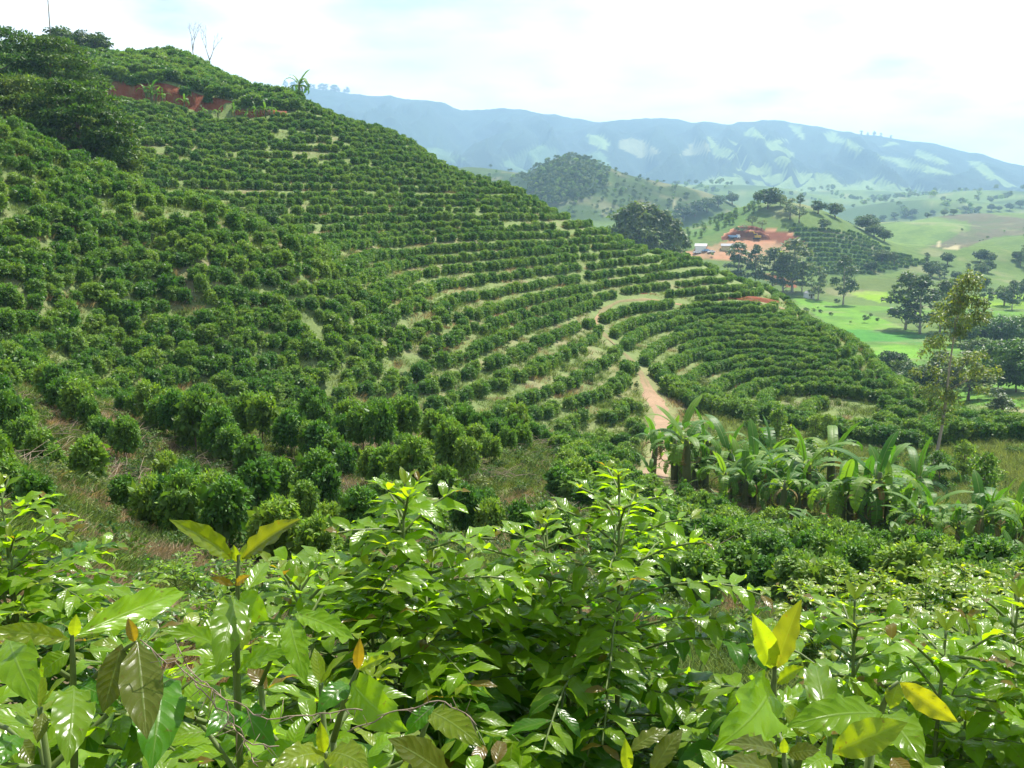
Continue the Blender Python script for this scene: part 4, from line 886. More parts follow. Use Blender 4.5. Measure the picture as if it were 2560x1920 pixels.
while len(SB) < 220:
    u, d = rng.uniform(700, 1090), math.exp(rng.uniform(math.log(225), math.log(1300))); p = gpt(u, d)
    if p[2] < -18 and d > 215 and float(vnoise(p[0] / 40 + 5, p[1] / 40)) > 0.45: SB.append(p)
gn_instances('hedgerow_scrub', np.array(SB), WOODP, 'stuff', rng.uniform(0.12, 0.4, len(SB)) * 1.0)
ST = []
while len(ST) < 800:
    u, d = rng.uniform(560, 1090), math.exp(rng.uniform(math.log(1250), math.log(3000))); p = gpt(u, d); q = float(vnoise(p[0] / 130 + 5, p[1] / 260 + 3))
    if abs(q - 0.5) < 0.035 or q > 0.82: ST.append(p)
gn_instances('tree_belts', np.array(ST), WOODP, 'stuff', rng.uniform(0.7, 1.7, len(ST)))
# ------------------------------------------------------------------ bananas
def banana_leaf(seed, L_=1.0, W_=0.26, bend=1.0, tear=0.3):
    """arching blade in two halves, torn between the veins; base at the origin, leaving along +X and up"""
    g = random.Random(seed); n = 14; V, F, UV = [], [], []
    ang = math.radians(68); x = z = 0.0; pts = []
    for i in range(n + 1):
        pts.append((x, z, ang)); ang -= bend * math.radians(9.5) * (0.5 + i / n); x += math.cos(ang) * L_ / n; z += math.sin(ang) * L_ / n
    wv = lambda t: W_ * min(1, (t / 0.16) ** 0.7) * (1 - max(0, (t - 0.55) / 0.45) ** 2.4) if t > 0.05 else 0.012
    for sd in (-1, 1):
        i = 1
        while i < n:
            k = i
            lag = 0.0
            tr = g.random() < tear; dr = g.uniform(0.15, 0.6) if tr else 0.28
            t0, t1 = k / n, (k + 1) / n
            for (t, p, sh) in ((t0, pts[k], 0.02 if tr else 0), (t1, pts[k + 1], -0.015 if tr else 0)):
                w = wv(t); nxv, nzv = -math.sin(p[2]), math.cos(p[2]); tx, tz = math.cos(p[2]), math.sin(p[2])
                for f in (0.0, 0.5, 1.0):
                    up = (0.22 * f - dr * f * f) * w; fw = 0.25 * w * f + sh * f * L_
                    V.append((p[0] + nxv * up + tx * fw, sd * f * w, p[1] + nzv * up + tz * fw)); UV.append((t, 0.5 + 0.5 * sd * f))
            o = len(V) - 6; F += [(o, o + 1, o + 4, o + 3), (o + 1, o + 2, o + 5, o + 4)] if sd > 0 else [(o + 3, o + 4, o + 1, o), (o + 4, o + 5, o + 2, o + 1)]
            i += 1
    for i in range(n):                                                                  # midrib ridge
        p, q = pts[i], pts[i + 1]; r = 0.022 * (1 - 0.85 * i / n) * L_ / 1.0
        o = len(V); V += [(p[0], -r, p[1]), (p[0], r, p[1]), (p[0] + r * math.sin(p[2]), 0, p[1] - r * 1.4), (q[0], -r * .9, q[1]), (q[0], r * .9, q[1]), (q[0] + r * math.sin(q[2]), 0, q[1] - r * 1.3)]
        UV += [(0, 0.5)] * 6; F += [(o + 1, o + 2, o + 5, o + 4), (o + 2, o, o + 3, o + 5)]
    return mesh_arrays('banana_leaf', np.array(V), np.array(F), True, None, np.array(UV))
def banana_mat(name, base, tr=0.45, rough=0.45):
    m, n, l = new_mat(name); uvn = n('ShaderNodeUVMap'); sx = n('ShaderNodeSeparateXYZ'); l(uvn.outputs[0], sx.inputs[0])
    d = n('ShaderNodeMath'); d.operation = 'SUBTRACT'; d.inputs[1].default_value = 0.5; l(sx.outputs[1], d.inputs[0]); ab = n('ShaderNodeMath'); ab.operation = 'ABSOLUTE'; l(d.outputs[0], ab.inputs[0])
    mr = n('ShaderNodeMapRange'); mr.inputs[1].default_value = 0.0; mr.inputs[2].default_value = 0.05; mr.inputs[3].default_value = 1; mr.inputs[4].default_value = 0; l(ab.outputs[0], mr.inputs[0])
    oi = n('ShaderNodeObjectInfo'); rgb = n('ShaderNodeRGB'); rgb.outputs[0].default_value = (*base, 1); c = hsv_var(n, l, rgb.outputs[0], 0.3, 0.025, oi.outputs['Random'])
    wv = n('ShaderNodeTexWave'); wv.inputs['Scale'].default_value = 14; wv.inputs['Distortion'].default_value = 1.0; l(uvn.outputs[0], wv.inputs['Vector']); c = hsv_var(n, l, c, 0.10, 0.0, wv.outputs[1])
    mx = n('ShaderNodeMix'); mx.data_type = 'RGBA'; l(mr.outputs[0], mx.inputs['Factor']); l(c, mx.inputs[6]); mx.inputs[7].default_value = (0.26, 0.34, 0.10, 1)
    p = n('ShaderNodeBsdfPrincipled'); l(mx.outputs[2], p.inputs['Base Color']); p.inputs['Roughness'].default_value = rough; p.inputs['Specular IOR Level'].default_value = 0.18
    t = n('ShaderNodeBsdfTranslucent'); mu_ = n('ShaderNodeMix'); mu_.data_type = 'RGBA'; mu_.blend_type = 'MULTIPLY'; mu_.inputs['Factor'].default_value = 1; l(mx.outputs[2], mu_.inputs[6]); mu_.inputs[7].default_value = (1.6, 1.7, 0.5, 1); l(mu_.outputs[2], t.inputs[0])
    ms = n('ShaderNodeMixShader'); ms.inputs[0].default_value = tr; l(p.outputs[0], ms.inputs[1]); l(t.outputs[0], ms.inputs[2]); out(m, n, l, ms.outputs[0]); return m
M_banana = banana_mat('banana_leaf', (0.098, 0.205, 0.030)); M_banana_dry = banana_mat('banana_leaf_dry', (0.20, 0.14, 0.06), 0.2, 0.8)
M_pseudo = plain_mat('banana_stem', (0.10, 0.12, 0.04), 0.7, 0.4, 5, 0.3)
BLEAF = [banana_leaf(i, 1.0, 0.095 + 0.01 * (i % 3), b, t) for i, (b, t) in enumerate(((0.6, 0.3), (1.0, 0.5), (1.3, 0.65), (1.55, 0.7), (1.8, 0.7), (0.3, 0.1)))]
for me in BLEAF: me.materials.append(M_banana)
mb = MB(); mb.tube([(0, 0, -0.3), (0.01, 0, 0.5), (0.03, 0.01, 1.0), (0.05, 0, 1.25)], [0.105, 0.09, 0.07, 0.035], 9); BSTEM = mb.mesh('pseudostem', True)
def banana(P_, h, label, group=None, n=8, seed=0, suck=False):
    g = random.Random(seed); t = thing('banana_plant', label, 'banana plant', tuple(P_), (g.uniform(-.06, .06), g.uniform(-.06, .06), g.uniform(0, 6.28)), 1.0, group)
    sh = h * (g.uniform(.42, .58) if not suck else 0.12); link('pseudostem', BSTEM, M_pseudo, t, (0, 0, 0), (0, 0, 0), (sh * 0.85, sh * 0.85, sh / 1.2)); a = g.uniform(0, 6.28)
    for i in range(n):
        a += 2.4 + g.uniform(-.4, .4); k = (5, 0, 1, 2, 2, 3, 3, 4, 4)[min(i, 8)] if not suck else (5, 0, 0, 1)[i % 4]; ln = h * g.uniform(0.40, 0.58) * (0.8 if i == 0 else 1)
        pitch = g.uniform(-0.15, 0.6) + (-.45 if i < 1 else 0)
        o = link('leaf', BLEAF[k], None, t, (0.04 * sh * math.cos(a), 0.04 * sh * math.sin(a), sh * (1.0 - 0.025 * i)), (0, pitch, a), (ln, ln * g.uniform(0.85, 1.1), ln))
    for i in range(4 if not suck else 0):
        if g.random() < 0.7:
            a += 2.0; o = link('leaf', BLEAF[4], None, t, (0.07 * math.cos(a), 0.07 * math.sin(a), sh * 0.9), (0, 1.1, a), (h * 0.4, h * 0.22, h * 0.4)); o.material_slots[0].link = 'OBJECT'; o.material_slots[0].material = M_banana_dry; o['label'] = 'withered brown hanging leaf'
    return t
for k, (u, d, h) in enumerate(((684, 64, 6.2), (708, 60, 6.4), (733, 58, 5.8), (776, 55, 6.2), (838, 50, 5.6), (890, 46, 4.8))): banana(gpt(u, d), h, ('tall ragged banana plant behind the road end of the strip', 'tallest banana plant of the strip, near its road end', 'ragged banana plant between the tallest one and mid strip', 'tall banana plant rising behind mid strip', 'tall banana plant with few leaves before the hedge knoll', 'tall banana plant beside the one with long drooping leaves')[k], None, 7, 60 + k)
gb = 'banana plants of the strip below the coffee rows'
banana(gpt(655, 66), 5.6, 'banana plant with tall clear stem standing beside the dirt road', None, 7, 1)
SPEC = [(690, 56, 5.6, 'tall banana plant with upright leaves at the road end of the strip'), (757, 52, 5.4, 'banana plant with high arching leaves behind the middle of the strip'), (812, 47, 5.2, 'banana plant with blue-green arching leaves in mid strip'), (922, 43, 5.4, 'large banana plant with long drooping leaves against the pale meadow'), (1000, 30.5, 3.0, 'spreading banana plant with open star of leaves at the meadow edge'), (875, 39.5, 4.9, 'banana plant with a bright upright furled leaf')]
for k, (u, d, h, lab) in enumerate(SPEC): banana(gpt(u, d), h, lab, None, 9, 20 + k)
for k in range(74):
    u = 662 + 390 * ((k + 0.5) / 74) + rng.uniform(-14, 14); d0 = float(np.interp(u, BAN_U, BAN_D)); sk = rng.random() < 0.48; d = d0 + (rng.uniform(-2.0, 3.0) if sk else rng.uniform(-0.5, 9.0)) * (1.1 if u < 900 else 0.7)
    hb = float((rng.uniform(1.5, 3.2) if sk else rng.uniform(2.6, 5.2)) * np.interp(u, [880, 960], [1.0, 0.62])); banana(gpt(u, d), hb, 'young banana sucker growing in the dense strip' if sk else ('tall' if hb > 3.6 else 'short') + ' banana plant crowded into the dense strip between coffee and meadow', 'banana suckers of the strip' if sk else ('tall ' if hb > 3.6 else 'short ') + gb, 5 if sk else int(rng.integers(7, 10)), 100 + k, sk)
for k, u in enumerate((112, 116, 163, 168, 172, 178, 199, 217, 231, 247, 259, 267, 276, 283)):
    th_ = math.atan((u - CXP) / FPX / cp); r_b = float(terrace_d(th_)) - 2.6; x_, y_ = r_b * math.sin(th_), r_b * math.cos(th_); banana((x_, y_, H1(x_, y_) - 0.1), float(rng.uniform(3.2, 5.0)), 'pale banana plant at the foot of the red earth bank', 'bananas under the red bank', 7, 300 + k)
P_ = ridge(309, 195, 260) * 0.98; P_[2] = H1(P_[0], P_[1]); banana(P_, 8.0, 'lone banana plant like a palm on the skyline of the coffee hill', None, 11, 400)
# scrub behind the bananas
for k in range(52):
    u = rng.uniform(745, 1060); d = rng.uniform(float(np.interp(u, BAN_U, BAN_D)) + 14, float(np.interp(u, LF_U, LF_D)) - 3)
    key = 'young' if rng.random() < 0.45 else 'shrub'
    plant_tree(key, gpt(u, d) - np.array([0, 0, .05]), float(rng.uniform(2.2, 4.0) if key == 'young' else rng.uniform(1.2, 2.2)), 'scrub_sapling' if key == 'young' else 'scrub_bush', 'light green sapling in the scrub between bananas and hedge rows' if key == 'young' else 'low light green bush in the scrub between bananas and hedge rows', 'tree' if key == 'young' else 'bush', 'saplings in the scrub' if key == 'young' else 'bushes in the scrub', None, 1.0)

# ------------------------------------------------------------------ yard buildings and machines
M_white = plain_mat('whitewash', (0.70, 0.68, 0.64), 0.8, 0.08, 3); M_roof = plain_mat('grey_roof', (0.24, 0.25, 0.27), 0.6, 0.15, 3); M_tin = plain_mat('tin_roof', (0.45, 0.44, 0.42), 0.45, 0.1, 3)
M_blue = plain_mat('blue_paint', (0.22, 0.36, 0.55), 0.35, 0.05, 3); M_carwhite = plain_mat('white_paint', (0.75, 0.75, 0.75), 0.3, 0.03, 3); M_yellow = plain_mat('yellow_paint', (0.55, 0.36, 0.05), 0.45, 0.1, 3); M_black = plain_mat('rubber', (0.03, 0.03, 0.03), 0.8, 0.1, 3); M_glass = plain_mat('dark_glass', (0.03, 0.04, 0.05), 0.1, 0.0, 3, 0, 0.6); M_wood = plain_mat('dark_wood', (0.12, 0.08, 0.05), 0.8, 0.2, 3); M_cream = plain_mat('cream_wall', (0.52, 0.42, 0.22), 0.8, 0.08, 3)
def part(name, mat, par, fn):
    mb = MB(); fn(mb); return link(name, mb.mesh(name), mat, par)
def gable(mb, w, l_, z0, z1, ov=0.3, th=0.12):
    a, b = w / 2 + ov, l_ / 2 + ov
    for s in (-1, 1):
        V = [(s * a, -b, z0 - 0.15), (s * a, b, z0 - 0.15), (0, b, z1), (0, -b, z1)]; V += [(x, y, z + th) for x, y, z in V]
        mb.add(V, [(0, 1, 2, 3), (7, 6, 5, 4), (0, 3, 7, 4), (1, 5, 6, 2), (0, 4, 5, 1), (3, 2, 6, 7)])
def house(P_, rz, w, l_, h, label, wallm, roofm, open_=False, name='shed'):
    t = thing(name, label, 'building', tuple(P_), (0, 0, rz))
    if open_:
        for x in (-1, 1):
            for y in (-1, 0, 1): part('post', M_wood, t, lambda mb: mb.box((x * (w / 2 - .15), y * (l_ / 2 - .15), h / 2 - .25), (.2, .2, h + .5)))
        part('back_wall', wallm, t, lambda mb: mb.box((-w / 2 + .1, 0, h / 2 - .3), (.14, l_ - .4, h + .4)))
    else:
        part('wall', wallm, t, lambda mb: (mb.box((0, 0, h / 2 - .4), (w, l_, h + .8)), mb.add([(-w / 2, -l_ / 2, h), (w / 2, -l_ / 2, h), (0, -l_ / 2, h + .3 * w), (-w / 2, l_ / 2, h), (w / 2, l_ / 2, h), (0, l_ / 2, h + .3 * w)], [(0, 1, 2), (3, 5, 4)])))
        part('door', M_wood, t, lambda mb: mb.box((0, -l_ / 2 - .02, .95), (.9, .08, 1.9)))
        for s in (-1, 1): wn = part('window', M_glass, t, lambda mb: mb.box((s * w * .32, -l_ / 2 - .02, 1.5), (.7, .07, .8))); part('sill', M_white, wn, lambda mb: mb.box((s * w * .32, -l_ / 2 - .07, 1.06), (.85, .16, .07)))
    part('roof', roofm, t, lambda mb: gable(mb, w, l_, h, h + .3 * w)); return t
house(hit(809, 298, 215, 520), 0.3, 3.2, 4.0, 2.2, 'tiny white hut with grey roof on the bright grass beyond the knoll', M_white, M_roof, name='hut')
house(hit(701, 251, 420, 900), 1.25, 4.0, 6.0, 2.3, 'open shed with pale tin roof at the edge of the yard', M_white, M_tin, True)
house(hit(727, 250, 420, 900), 1.4, 3.4, 6.0, 2.1, 'low cream building under the trees of the yard', M_cream, M_roof, name='store_building')
def car(P_, rz, mat, label, name='parked_car'):
    t = thing(name, label, 'car', tuple(P_), (0, 0, rz))
    def body(mb):
        pr = [(-2.1, .35), (-2.1, .85), (-1.1, .95), (-.55, 1.42), (.95, 1.42), (1.5, .98), (2.1, .9), (2.1, .35)]
        V = [(x, s * (.82 if z < 1 else .66), z) for s in (-1, 1) for x, z in pr]; k = len(pr)
        mb.add(V, [tuple(range(k)), tuple(reversed(range(k, 2 * k)))] + [(i, i + k, (i + 1) % k + k, (i + 1) % k) for i in range(k)])
    part('body', mat, t, body)
    for s in (-1, 1): part('side_window', M_glass, t, lambda mb: mb.add([(-.85, s * .80, 1.0), (1.25, s * .80, 1.0), (.85, s * .69, 1.36), (-.5, s * .69, 1.36)], [(0, 1, 2, 3)]))
    part('windscreen', M_glass, t, lambda mb: mb.add([(-1.12, -.62, 1.0), (-1.12, .62, 1.0), (-.62, .6, 1.4), (-.62, -.6, 1.4)], [(0, 1, 2, 3)]))
    for x in (-1.35, 1.35):
        for s in (-1, 1): part('wheel', M_black, t, lambda mb: mb.tube([(x, s * .70, .32), (x, s * .88, .32)], .33, 12))
car(hit(706, 253, 420, 900), 0.4, M_blue, 'light blue car parked in the yard below the tin roofed shed'); car(hit(711, 254, 420, 900), 0.5, M_carwhite, 'white car parked next to the light blue one'); car(hit(697, 254, 420, 900), 0.3, M_carwhite, 'white car parked apart at the edge of the yard')
def truck(P_, rz, label):
    t = thing('tipper_truck', label, 'truck', tuple(P_), (0, 0, rz)); part('cab', M_carwhite, t, lambda mb: (mb.box((2.3, 0, 1.5), (1.5, 2.2, 1.9)), mb.box((3.2, 0, 1.0), (.5, 2.1, .9)))); part('windscreen', M_glass, t, lambda mb: mb.box((3.06, 0, 1.95), (.06, 1.8, .7)))
    part('tipper_body', M_blue, t, lambda mb: (mb.box((-.8, 0, 1.05), (4.4, 2.3, .15)), mb.box((-.8, 1.1, 1.6), (4.4, .1, 1.0)), mb.box((-.8, -1.1, 1.6), (4.4, .1, 1.0)), mb.box((1.35, 0, 1.7), (.1, 2.1, 1.15)))); part('chassis', M_black, t, lambda mb: mb.box((.3, 0, .8), (5.6, 1.0, .25)))
    for x in (2.3, -1.2, -2.2):
        for s in (-1, 1): part('wheel', M_black, t, lambda mb: mb.tube([(x, s * .8, .5), (x, s * 1.12, .5)], .5, 12))
truck(hit(734, 240, 440, 900), 0.3, 'tipper truck standing on the terrace of the red cut')
def excavator(P_, rz, label):
    t = thing('excavator', label, 'excavator', tuple(P_), (0, 0, rz))
    for s in (-1, 1): part('track', M_black, t, lambda mb: mb.add([(x, s * 1.1 + q, z) for q in (-.28, .28) for x, z in ((-1.7, .1), (-2.0, .45), (-1.7, .85), (1.7, .85), (2.0, .45), (1.7, .1))], [(0, 1, 2, 3, 4, 5), (11, 10, 9, 8, 7, 6)] + [(i, i + 6, (i + 1) % 6 + 6, (i + 1) % 6) for i in range(6)]))
    part('body', M_yellow, t, lambda mb: mb.box((-.5, 0, 1.5), (3.0, 2.3, 1.1))); part('cab', M_yellow, t, lambda mb: mb.box((.5, .6, 2.4), (1.3, 1.0, 1.5))); part('cab_window', M_glass, t, lambda mb: mb.box((.55, .6, 2.6), (1.34, 1.04, .8)))
    part('boom', M_yellow, t, lambda mb: mb.tube([(.8, -.4, 1.7), (2.4, -.4, 4.2), (4.6, -.4, 3.9)], [.32, .34, .2], 6)); part('arm', M_yellow, t, lambda mb: mb.tube([(4.4, -.4, 4.2), (5.0, -.4, 1.6)], [.22, .16], 6)); part('bucket', M_black, t, lambda mb: mb.add([(4.9, y, z) if k == 0 else (x, y, z) for k, y in ((1, -.9), (1, .1)) for x, z in ((4.7, 1.8), (5.3, 1.5), (5.2, .8), (4.5, .7))], [(0, 1, 2, 3), (7, 6, 5, 4), (0, 4, 5, 1), (1, 5, 6, 2), (2, 6, 7, 3)]))
excavator(hit(757, 241, 440, 900), 2.6, 'yellow excavator working on the red cut')

# ------------------------------------------------------------------ grass, dry litter
def tuft(seed, n, h, w, spread, col_a, col_b):
    g = np.random.default_rng(seed); a = g.uniform(0, 6.28, n); q = spread * np.sqrt(g.random(n)); b = np.stack([q * np.cos(a), q * np.sin(a), np.full(n, -0.03)], 1)
    le = g.uniform(0.15, 0.9, n); dr = np.stack([np.cos(a + g.normal(0, .7, n)) * le, np.sin(a + g.normal(0, .7, n)) * le, np.ones(n)], 1); dr = unit(dr); L_ = h * g.uniform(0.5, 1.2, n)[:, None]
    sd = unit(np.cross(dr, g.normal(size=(n, 3)))); m = b + dr * L_ * 0.6; tip = b + dr * L_ + np.stack([np.cos(a), np.sin(a), -0.6 * np.ones(n)], 1) * L_ * 0.25
    V = np.stack([b - sd * w, b + sd * w, m + sd * w * .8, m - sd * w * .8, tip], 1).reshape(-1, 3); i = np.arange(n) * 5
    F = np.concatenate([np.stack([i, i + 1, i + 2], 1), np.stack([i, i + 2, i + 3], 1), np.stack([i + 3, i + 2, i + 4], 1)])
    c = np.asarray(col_a) * (1 - g.random((n, 1))) + np.asarray(col_b) * g.random((n, 1)); return mesh_arrays('tuft', V, F, False, np.repeat(c, 5, 0))
M_grass = foliage_mat('grass_blades', (1, 1, 1), 0.6, 0.3, 0.2, (1.3, 1.3, 0.7))
GT = [proto('grass_tuft', tuft(i, 34, 0.5, 0.012, 0.35, (0.08, 0.14, 0.022), (0.17, 0.23, 0.05)), M_grass) for i in range(3)]
DT = [proto('dry_tuft', tuft(10 + i, 34, 0.45, 0.010, 0.4, (0.24, 0.17, 0.09), (0.33, 0.26, 0.15)), M_grass) for i in range(2)]
MT = [proto('meadow_tuft', tuft(20 + i, 40, 0.7, 0.012, 0.5, (0.14, 0.20, 0.035), (0.25, 0.28, 0.08)), M_grass) for i in range(2)]
def weed(seed, n, colr):
    g = np.random.default_rng(seed); cl = [((g.normal(0, .22), g.normal(0, .22), g.uniform(.1, .5)), (.22, .22, .16), n // 8) for _ in range(8)]; V, F, T = crown(seed, cl, 0.11, aspect=0.3); return mesh_arrays('weed', V, F, False, T * np.array(colr))
M_weed = foliage_mat('weed_leaves', (1, 1, 1), 0.55, 0.35, 0.25, (1.3, 1.4, 0.6))
WT = [proto('weed', weed(31 + i, 240, ((0.065, 0.13, 0.025), (0.11, 0.16, 0.05))[i % 2]), M_weed) for i in range(3)]
def twigs(seed):
    g = random.Random(seed); mb = MB()
    for i in range(16):
        a = g.uniform(0, 6.28); p = Vector((g.gauss(0, .4), g.gauss(0, .4), g.uniform(0, .25))); dr = Vector((math.cos(a), math.sin(a), g.uniform(-.15, .5))).normalized(); ln = g.uniform(.5, 1.5); q = p + dr * ln * .5 + Vector((g.gauss(0, .06), g.gauss(0, .06), .05)); mb.tube([p, q, q + dr * ln * .5 + Vector((0, 0, -.1))], [.012, .009, .004], 4)
    return mb.mesh('twigs')
M_twig = plain_mat('dry_twigs', (0.26, 0.20, 0.14), 0.9, 0.3, 4); TW = [proto('twigs', twigs(i), M_twig) for i in range(3)]
n_ = 52000; uu = rng.uniform(-60, 1084, n_); dd = np.exp(rng.uniform(math.log(7), math.log(200), n_)); X = (uu - CXP) / FPX / cp * dd; Y = dd
Zg = height(X, Y) + relief(X, Y) * sstep(2.5, 6, road_dist(X, Y)); gu, gv, _ = proj(np.stack([X, Y, Zg], 1)); rdd = road_dist(X, Y)
ok = visible(X, Y, Zg + 0.5) & (rdd > 1.7) & (gv < 790); nl = near_limit(gu); isN = Y < nl; isM = (gu > 690) & (Y > nl + 4) & (Y < np.interp(gu, LF_U, LF_D) - 1) & (rdd > 5)
f = fbm(X / 3.5, Y / 3.5, 3); typ = np.where(isN, np.where(f > 0.47, 0, 1), np.where(isM, 2, np.where(f > 0.60, 1, 0)))
PT = np.stack([X, Y, Zg], 1); sz = rng.uniform(0.6, 1.3, n_) * np.where(isN, np.where(Y < 22, 0.5, 0.75), np.where(Y > 100, 1.3, 1.1))
for nm, k, pr in (('grass', 0, GT), ('dry_grass', 1, DT), ('meadow_grass', 2, MT)):
    m_ = ok & (typ == k); gn_instances(nm, PT[m_], pr, 'stuff', sz[m_])
m_ = ok & (rng.random(n_) < np.where(isN, np.where(Y < 24, 0.10, 0.20), 0.06)) & (Y < 130) & (Y > 11); gn_instances('weeds', PT[m_], WT, 'stuff', sz[m_] * rng.uniform(0.5, 1.1, int(m_.sum())))
m_ = ok & isN & (rng.random(n_) < 0.05) & (Y > 24); gn_instances('dry_brush', PT[m_] + np.array([0, 0, .05]), TW, 'stuff', sz[m_])
# ------------------------------------------------------------------ foreground coffee: leaves built one by one
def coffee_leaf(nu, nv, seed, fold=0.25, bend=0.5, wave=0.045, W_=0.19, asym=0.0):
    """unit-length blade along +X, upper side +Z; wavy margin, pointed tip, drooping midrib"""
    g = random.Random(seed); tk = [0, .05, .2, .42, .62, .8, .92, 1.0]; wk = [.03, .22, .72, 1.0, .92, .58, .22, 0.0]; ph = g.uniform(0, 6.28); V, UV = [], []
    ang = bend * 0.5; x = z = 0.0; ln = 1.0 / nu; mid = []
    for i in range(nu + 1): mid.append((x, z, ang)); ang -= bend / nu * (0.5 + i / nu); x += math.cos(ang) * ln; z += math.sin(ang) * ln
    for i in range(nu + 1):
        t = i / nu; w = np.interp(t, tk, wk) * W_; px, pz, a = mid[i]
        for j in range(nv + 1):
            s = -1 + 2 * j / nv; up = fold * abs(s) * w * (1 - 0.3 * abs(s)) + wave * math.sin(t * 26 + ph + (1.3 if s > 0 else 0)) * s * s * min(1, w / W_ + .1)
            V.append((px - math.sin(a) * up, s * w + asym * t * t, pz + math.cos(a) * up)); UV.append((t, 0.5 + 0.5 * s))
    F = grid_faces(nv + 1, nu + 1)
    return np.array(V), F, np.array(UV)
def leaf_mat(name):
    m, n, l = new_mat(name); oi = n('ShaderNodeObjectInfo'); uvn = n('ShaderNodeUVMap'); sx = n('ShaderNodeSeparateXYZ'); l(uvn.outputs[0], sx.inputs[0])
    def math_(op, a, b=None):
        q = n('ShaderNodeMath'); q.operation = op
        for k, v in enumerate((a, b)):
            if v is None: continue
            if hasattr(v, 'is_linked'): l(v, q.inputs[k])
            else: q.inputs[k].default_value = v
        return q.outputs[0]
    ab = math_('MULTIPLY', math_('ABSOLUTE', math_('SUBTRACT', sx.outputs[1], 0.5)), 2.0)
    rib = n('ShaderNodeMapRange'); rib.inputs[1].default_value = 0.02; rib.inputs[2].default_value = 0.075; rib.inputs[3].default_value = 1; rib.inputs[4].default_value = 0; l(ab, rib.inputs[0])
    ph = math_('SUBTRACT', math_('MULTIPLY', sx.outputs[0], 9.0), math_('MULTIPLY', math_('POWER', ab, 1.3), 1.7)); fr = math_('ABSOLUTE', math_('SUBTRACT', math_('FRACT', ph), 0.5))
    vein = n('ShaderNodeMapRange'); vein.inputs[1].default_value = 0.0; vein.inputs[2].default_value = 0.10; vein.inputs[3].default_value = 1; vein.inputs[4].default_value = 0; l(fr, vein.inputs[0])
    quilt = math_('MULTIPLY', math_('POWER', math_('MULTIPLY', fr, 2.0), 0.6), 1.0)
    at_ = n('ShaderNodeVertexColor'); at_.layer_name = 'tint'
    c0 = n('ShaderNodeMix'); c0.data_type = 'RGBA'; c0.blend_type = 'MULTIPLY'; c0.inputs['Factor'].default_value = 1; l(oi.outputs['Color'], c0.inputs[6]); l(at_.outputs[0], c0.inputs[7])
    co = n('ShaderNodeTexCoord'); no = n('ShaderNodeTexNoise'); no.inputs['Scale'].default_value = 7; no.inputs['Detail'].default_value = 4; l(co.outputs['Object'], no.inputs['Vector'])
    c = hsv_var(n, l, c0.outputs[2], 0.16, 0.012, no.outputs[0])
    n2 = n('ShaderNodeTexNoise'); n2.inputs['Scale'].default_value = 16; n2.inputs['Detail'].default_value = 2; l(co.outputs['Object'], n2.inputs['Vector'])
    spt = n('ShaderNodeMapRange'); spt.inputs[1].default_value = 0.66; spt.inputs[2].default_value = 0.72; spt.inputs[4].default_value = 0.6; l(n2.outputs[0], spt.inputs[0])
    sm = n('ShaderNodeMix'); sm.data_type = 'RGBA'; l(spt.outputs[0], sm.inputs['Factor']); l(c, sm.inputs[6]); sm.inputs[7].default_value = (0.13, 0.085, 0.025, 1); c = sm.outputs[2]      # leaf spot
    lt = n('ShaderNodeMix'); lt.data_type = 'RGBA'; l(math_('MULTIPLY', math_('MAXIMUM', rib.outputs[0], math_('MULTIPLY', vein.outputs[0], 0.32)), 0.55), lt.inputs['Factor']); l(c, lt.inputs[6]); lt.inputs[7].default_value = (0.24, 0.33, 0.09, 1)
    p = n('ShaderNodeBsdfPrincipled'); l(lt.outputs[2], p.inputs['Base Color']); p.inputs['Roughness'].default_value = 0.25; p.inputs['Specular IOR Level'].default_value = 0.34
    b = n('ShaderNodeBump'); b.inputs['Strength'].default_value = 0.28; b.inputs['Distance'].default_value = 0.0025; l(math_('SUBTRACT', quilt, math_('MULTIPLY', rib.outputs[0], 0.8)), b.inputs['Height']); l(b.outputs[0], p.inputs['Normal'])
    t = n('ShaderNodeBsdfTranslucent'); tm = n('ShaderNodeMix'); tm.data_type = 'RGBA'; tm.blend_type = 'MULTIPLY'; tm.inputs['Factor'].default_value = 1; l(c, tm.inputs[6]); tm.inputs[7].default_value = (2.4, 2.3, 0.35, 1); l(tm.outputs[2], t.inputs[0])
    ms = n('ShaderNodeMixShader'); ms.inputs[0].default_value = 0.55; l(p.outputs[0], ms.inputs[1]); l(t.outputs[0], ms.inputs[2]); out(m, n, l, ms.outputs[0]); return m
M_leaf = leaf_mat('coffee_leaf'); M_stem = plain_mat('green_stem', (0.10, 0.14, 0.035), 0.6, 0.3, 20); 
LV = [coffee_leaf(6, 4, i, f, b, w, W_) for i, (f, b, w, W_) in enumerate(((.3, .7, .04, .215), (.22, 1.0, .055, .225), (.4, .5, .045, .2), (.15, 1.3, .06, .225), (.35, .3, .035, .19), (.25, .9, .065, .23)))]
LME = [mesh_arrays('coffee_leaf', V, F, True, np.ones((len(V), 3)), UV) for V, F, UV in LV]
HV = [coffee_leaf(14, 8, 50 + i, f, b, w, W_) for i, (f, b, w, W_) in enumerate(((.25, .5, .045, .2), (.15, .9, .05, .2), (.35, .3, .03, .2), (.1, 1.6, .04, .2), (.6, .4, .02, .2), (.2, .25, .03, .2)))]
HME = [mesh_arrays('coffee_leaf', V, F, True, np.ones((len(V), 3)), UV) for V, F, UV in HV]
for me in LME + HME: me.materials.append(M_leaf)
MATURE = np.array((0.050, 0.138, 0.011)); FRESH = np.array((0.155, 0.270, 0.014)); YOUNG = np.array((0.175, 0.235, 0.020)); BRONZE = np.array((0.16, 0.115, 0.022)); OLIVE = np.array((0.105, 0.125, 0.022))
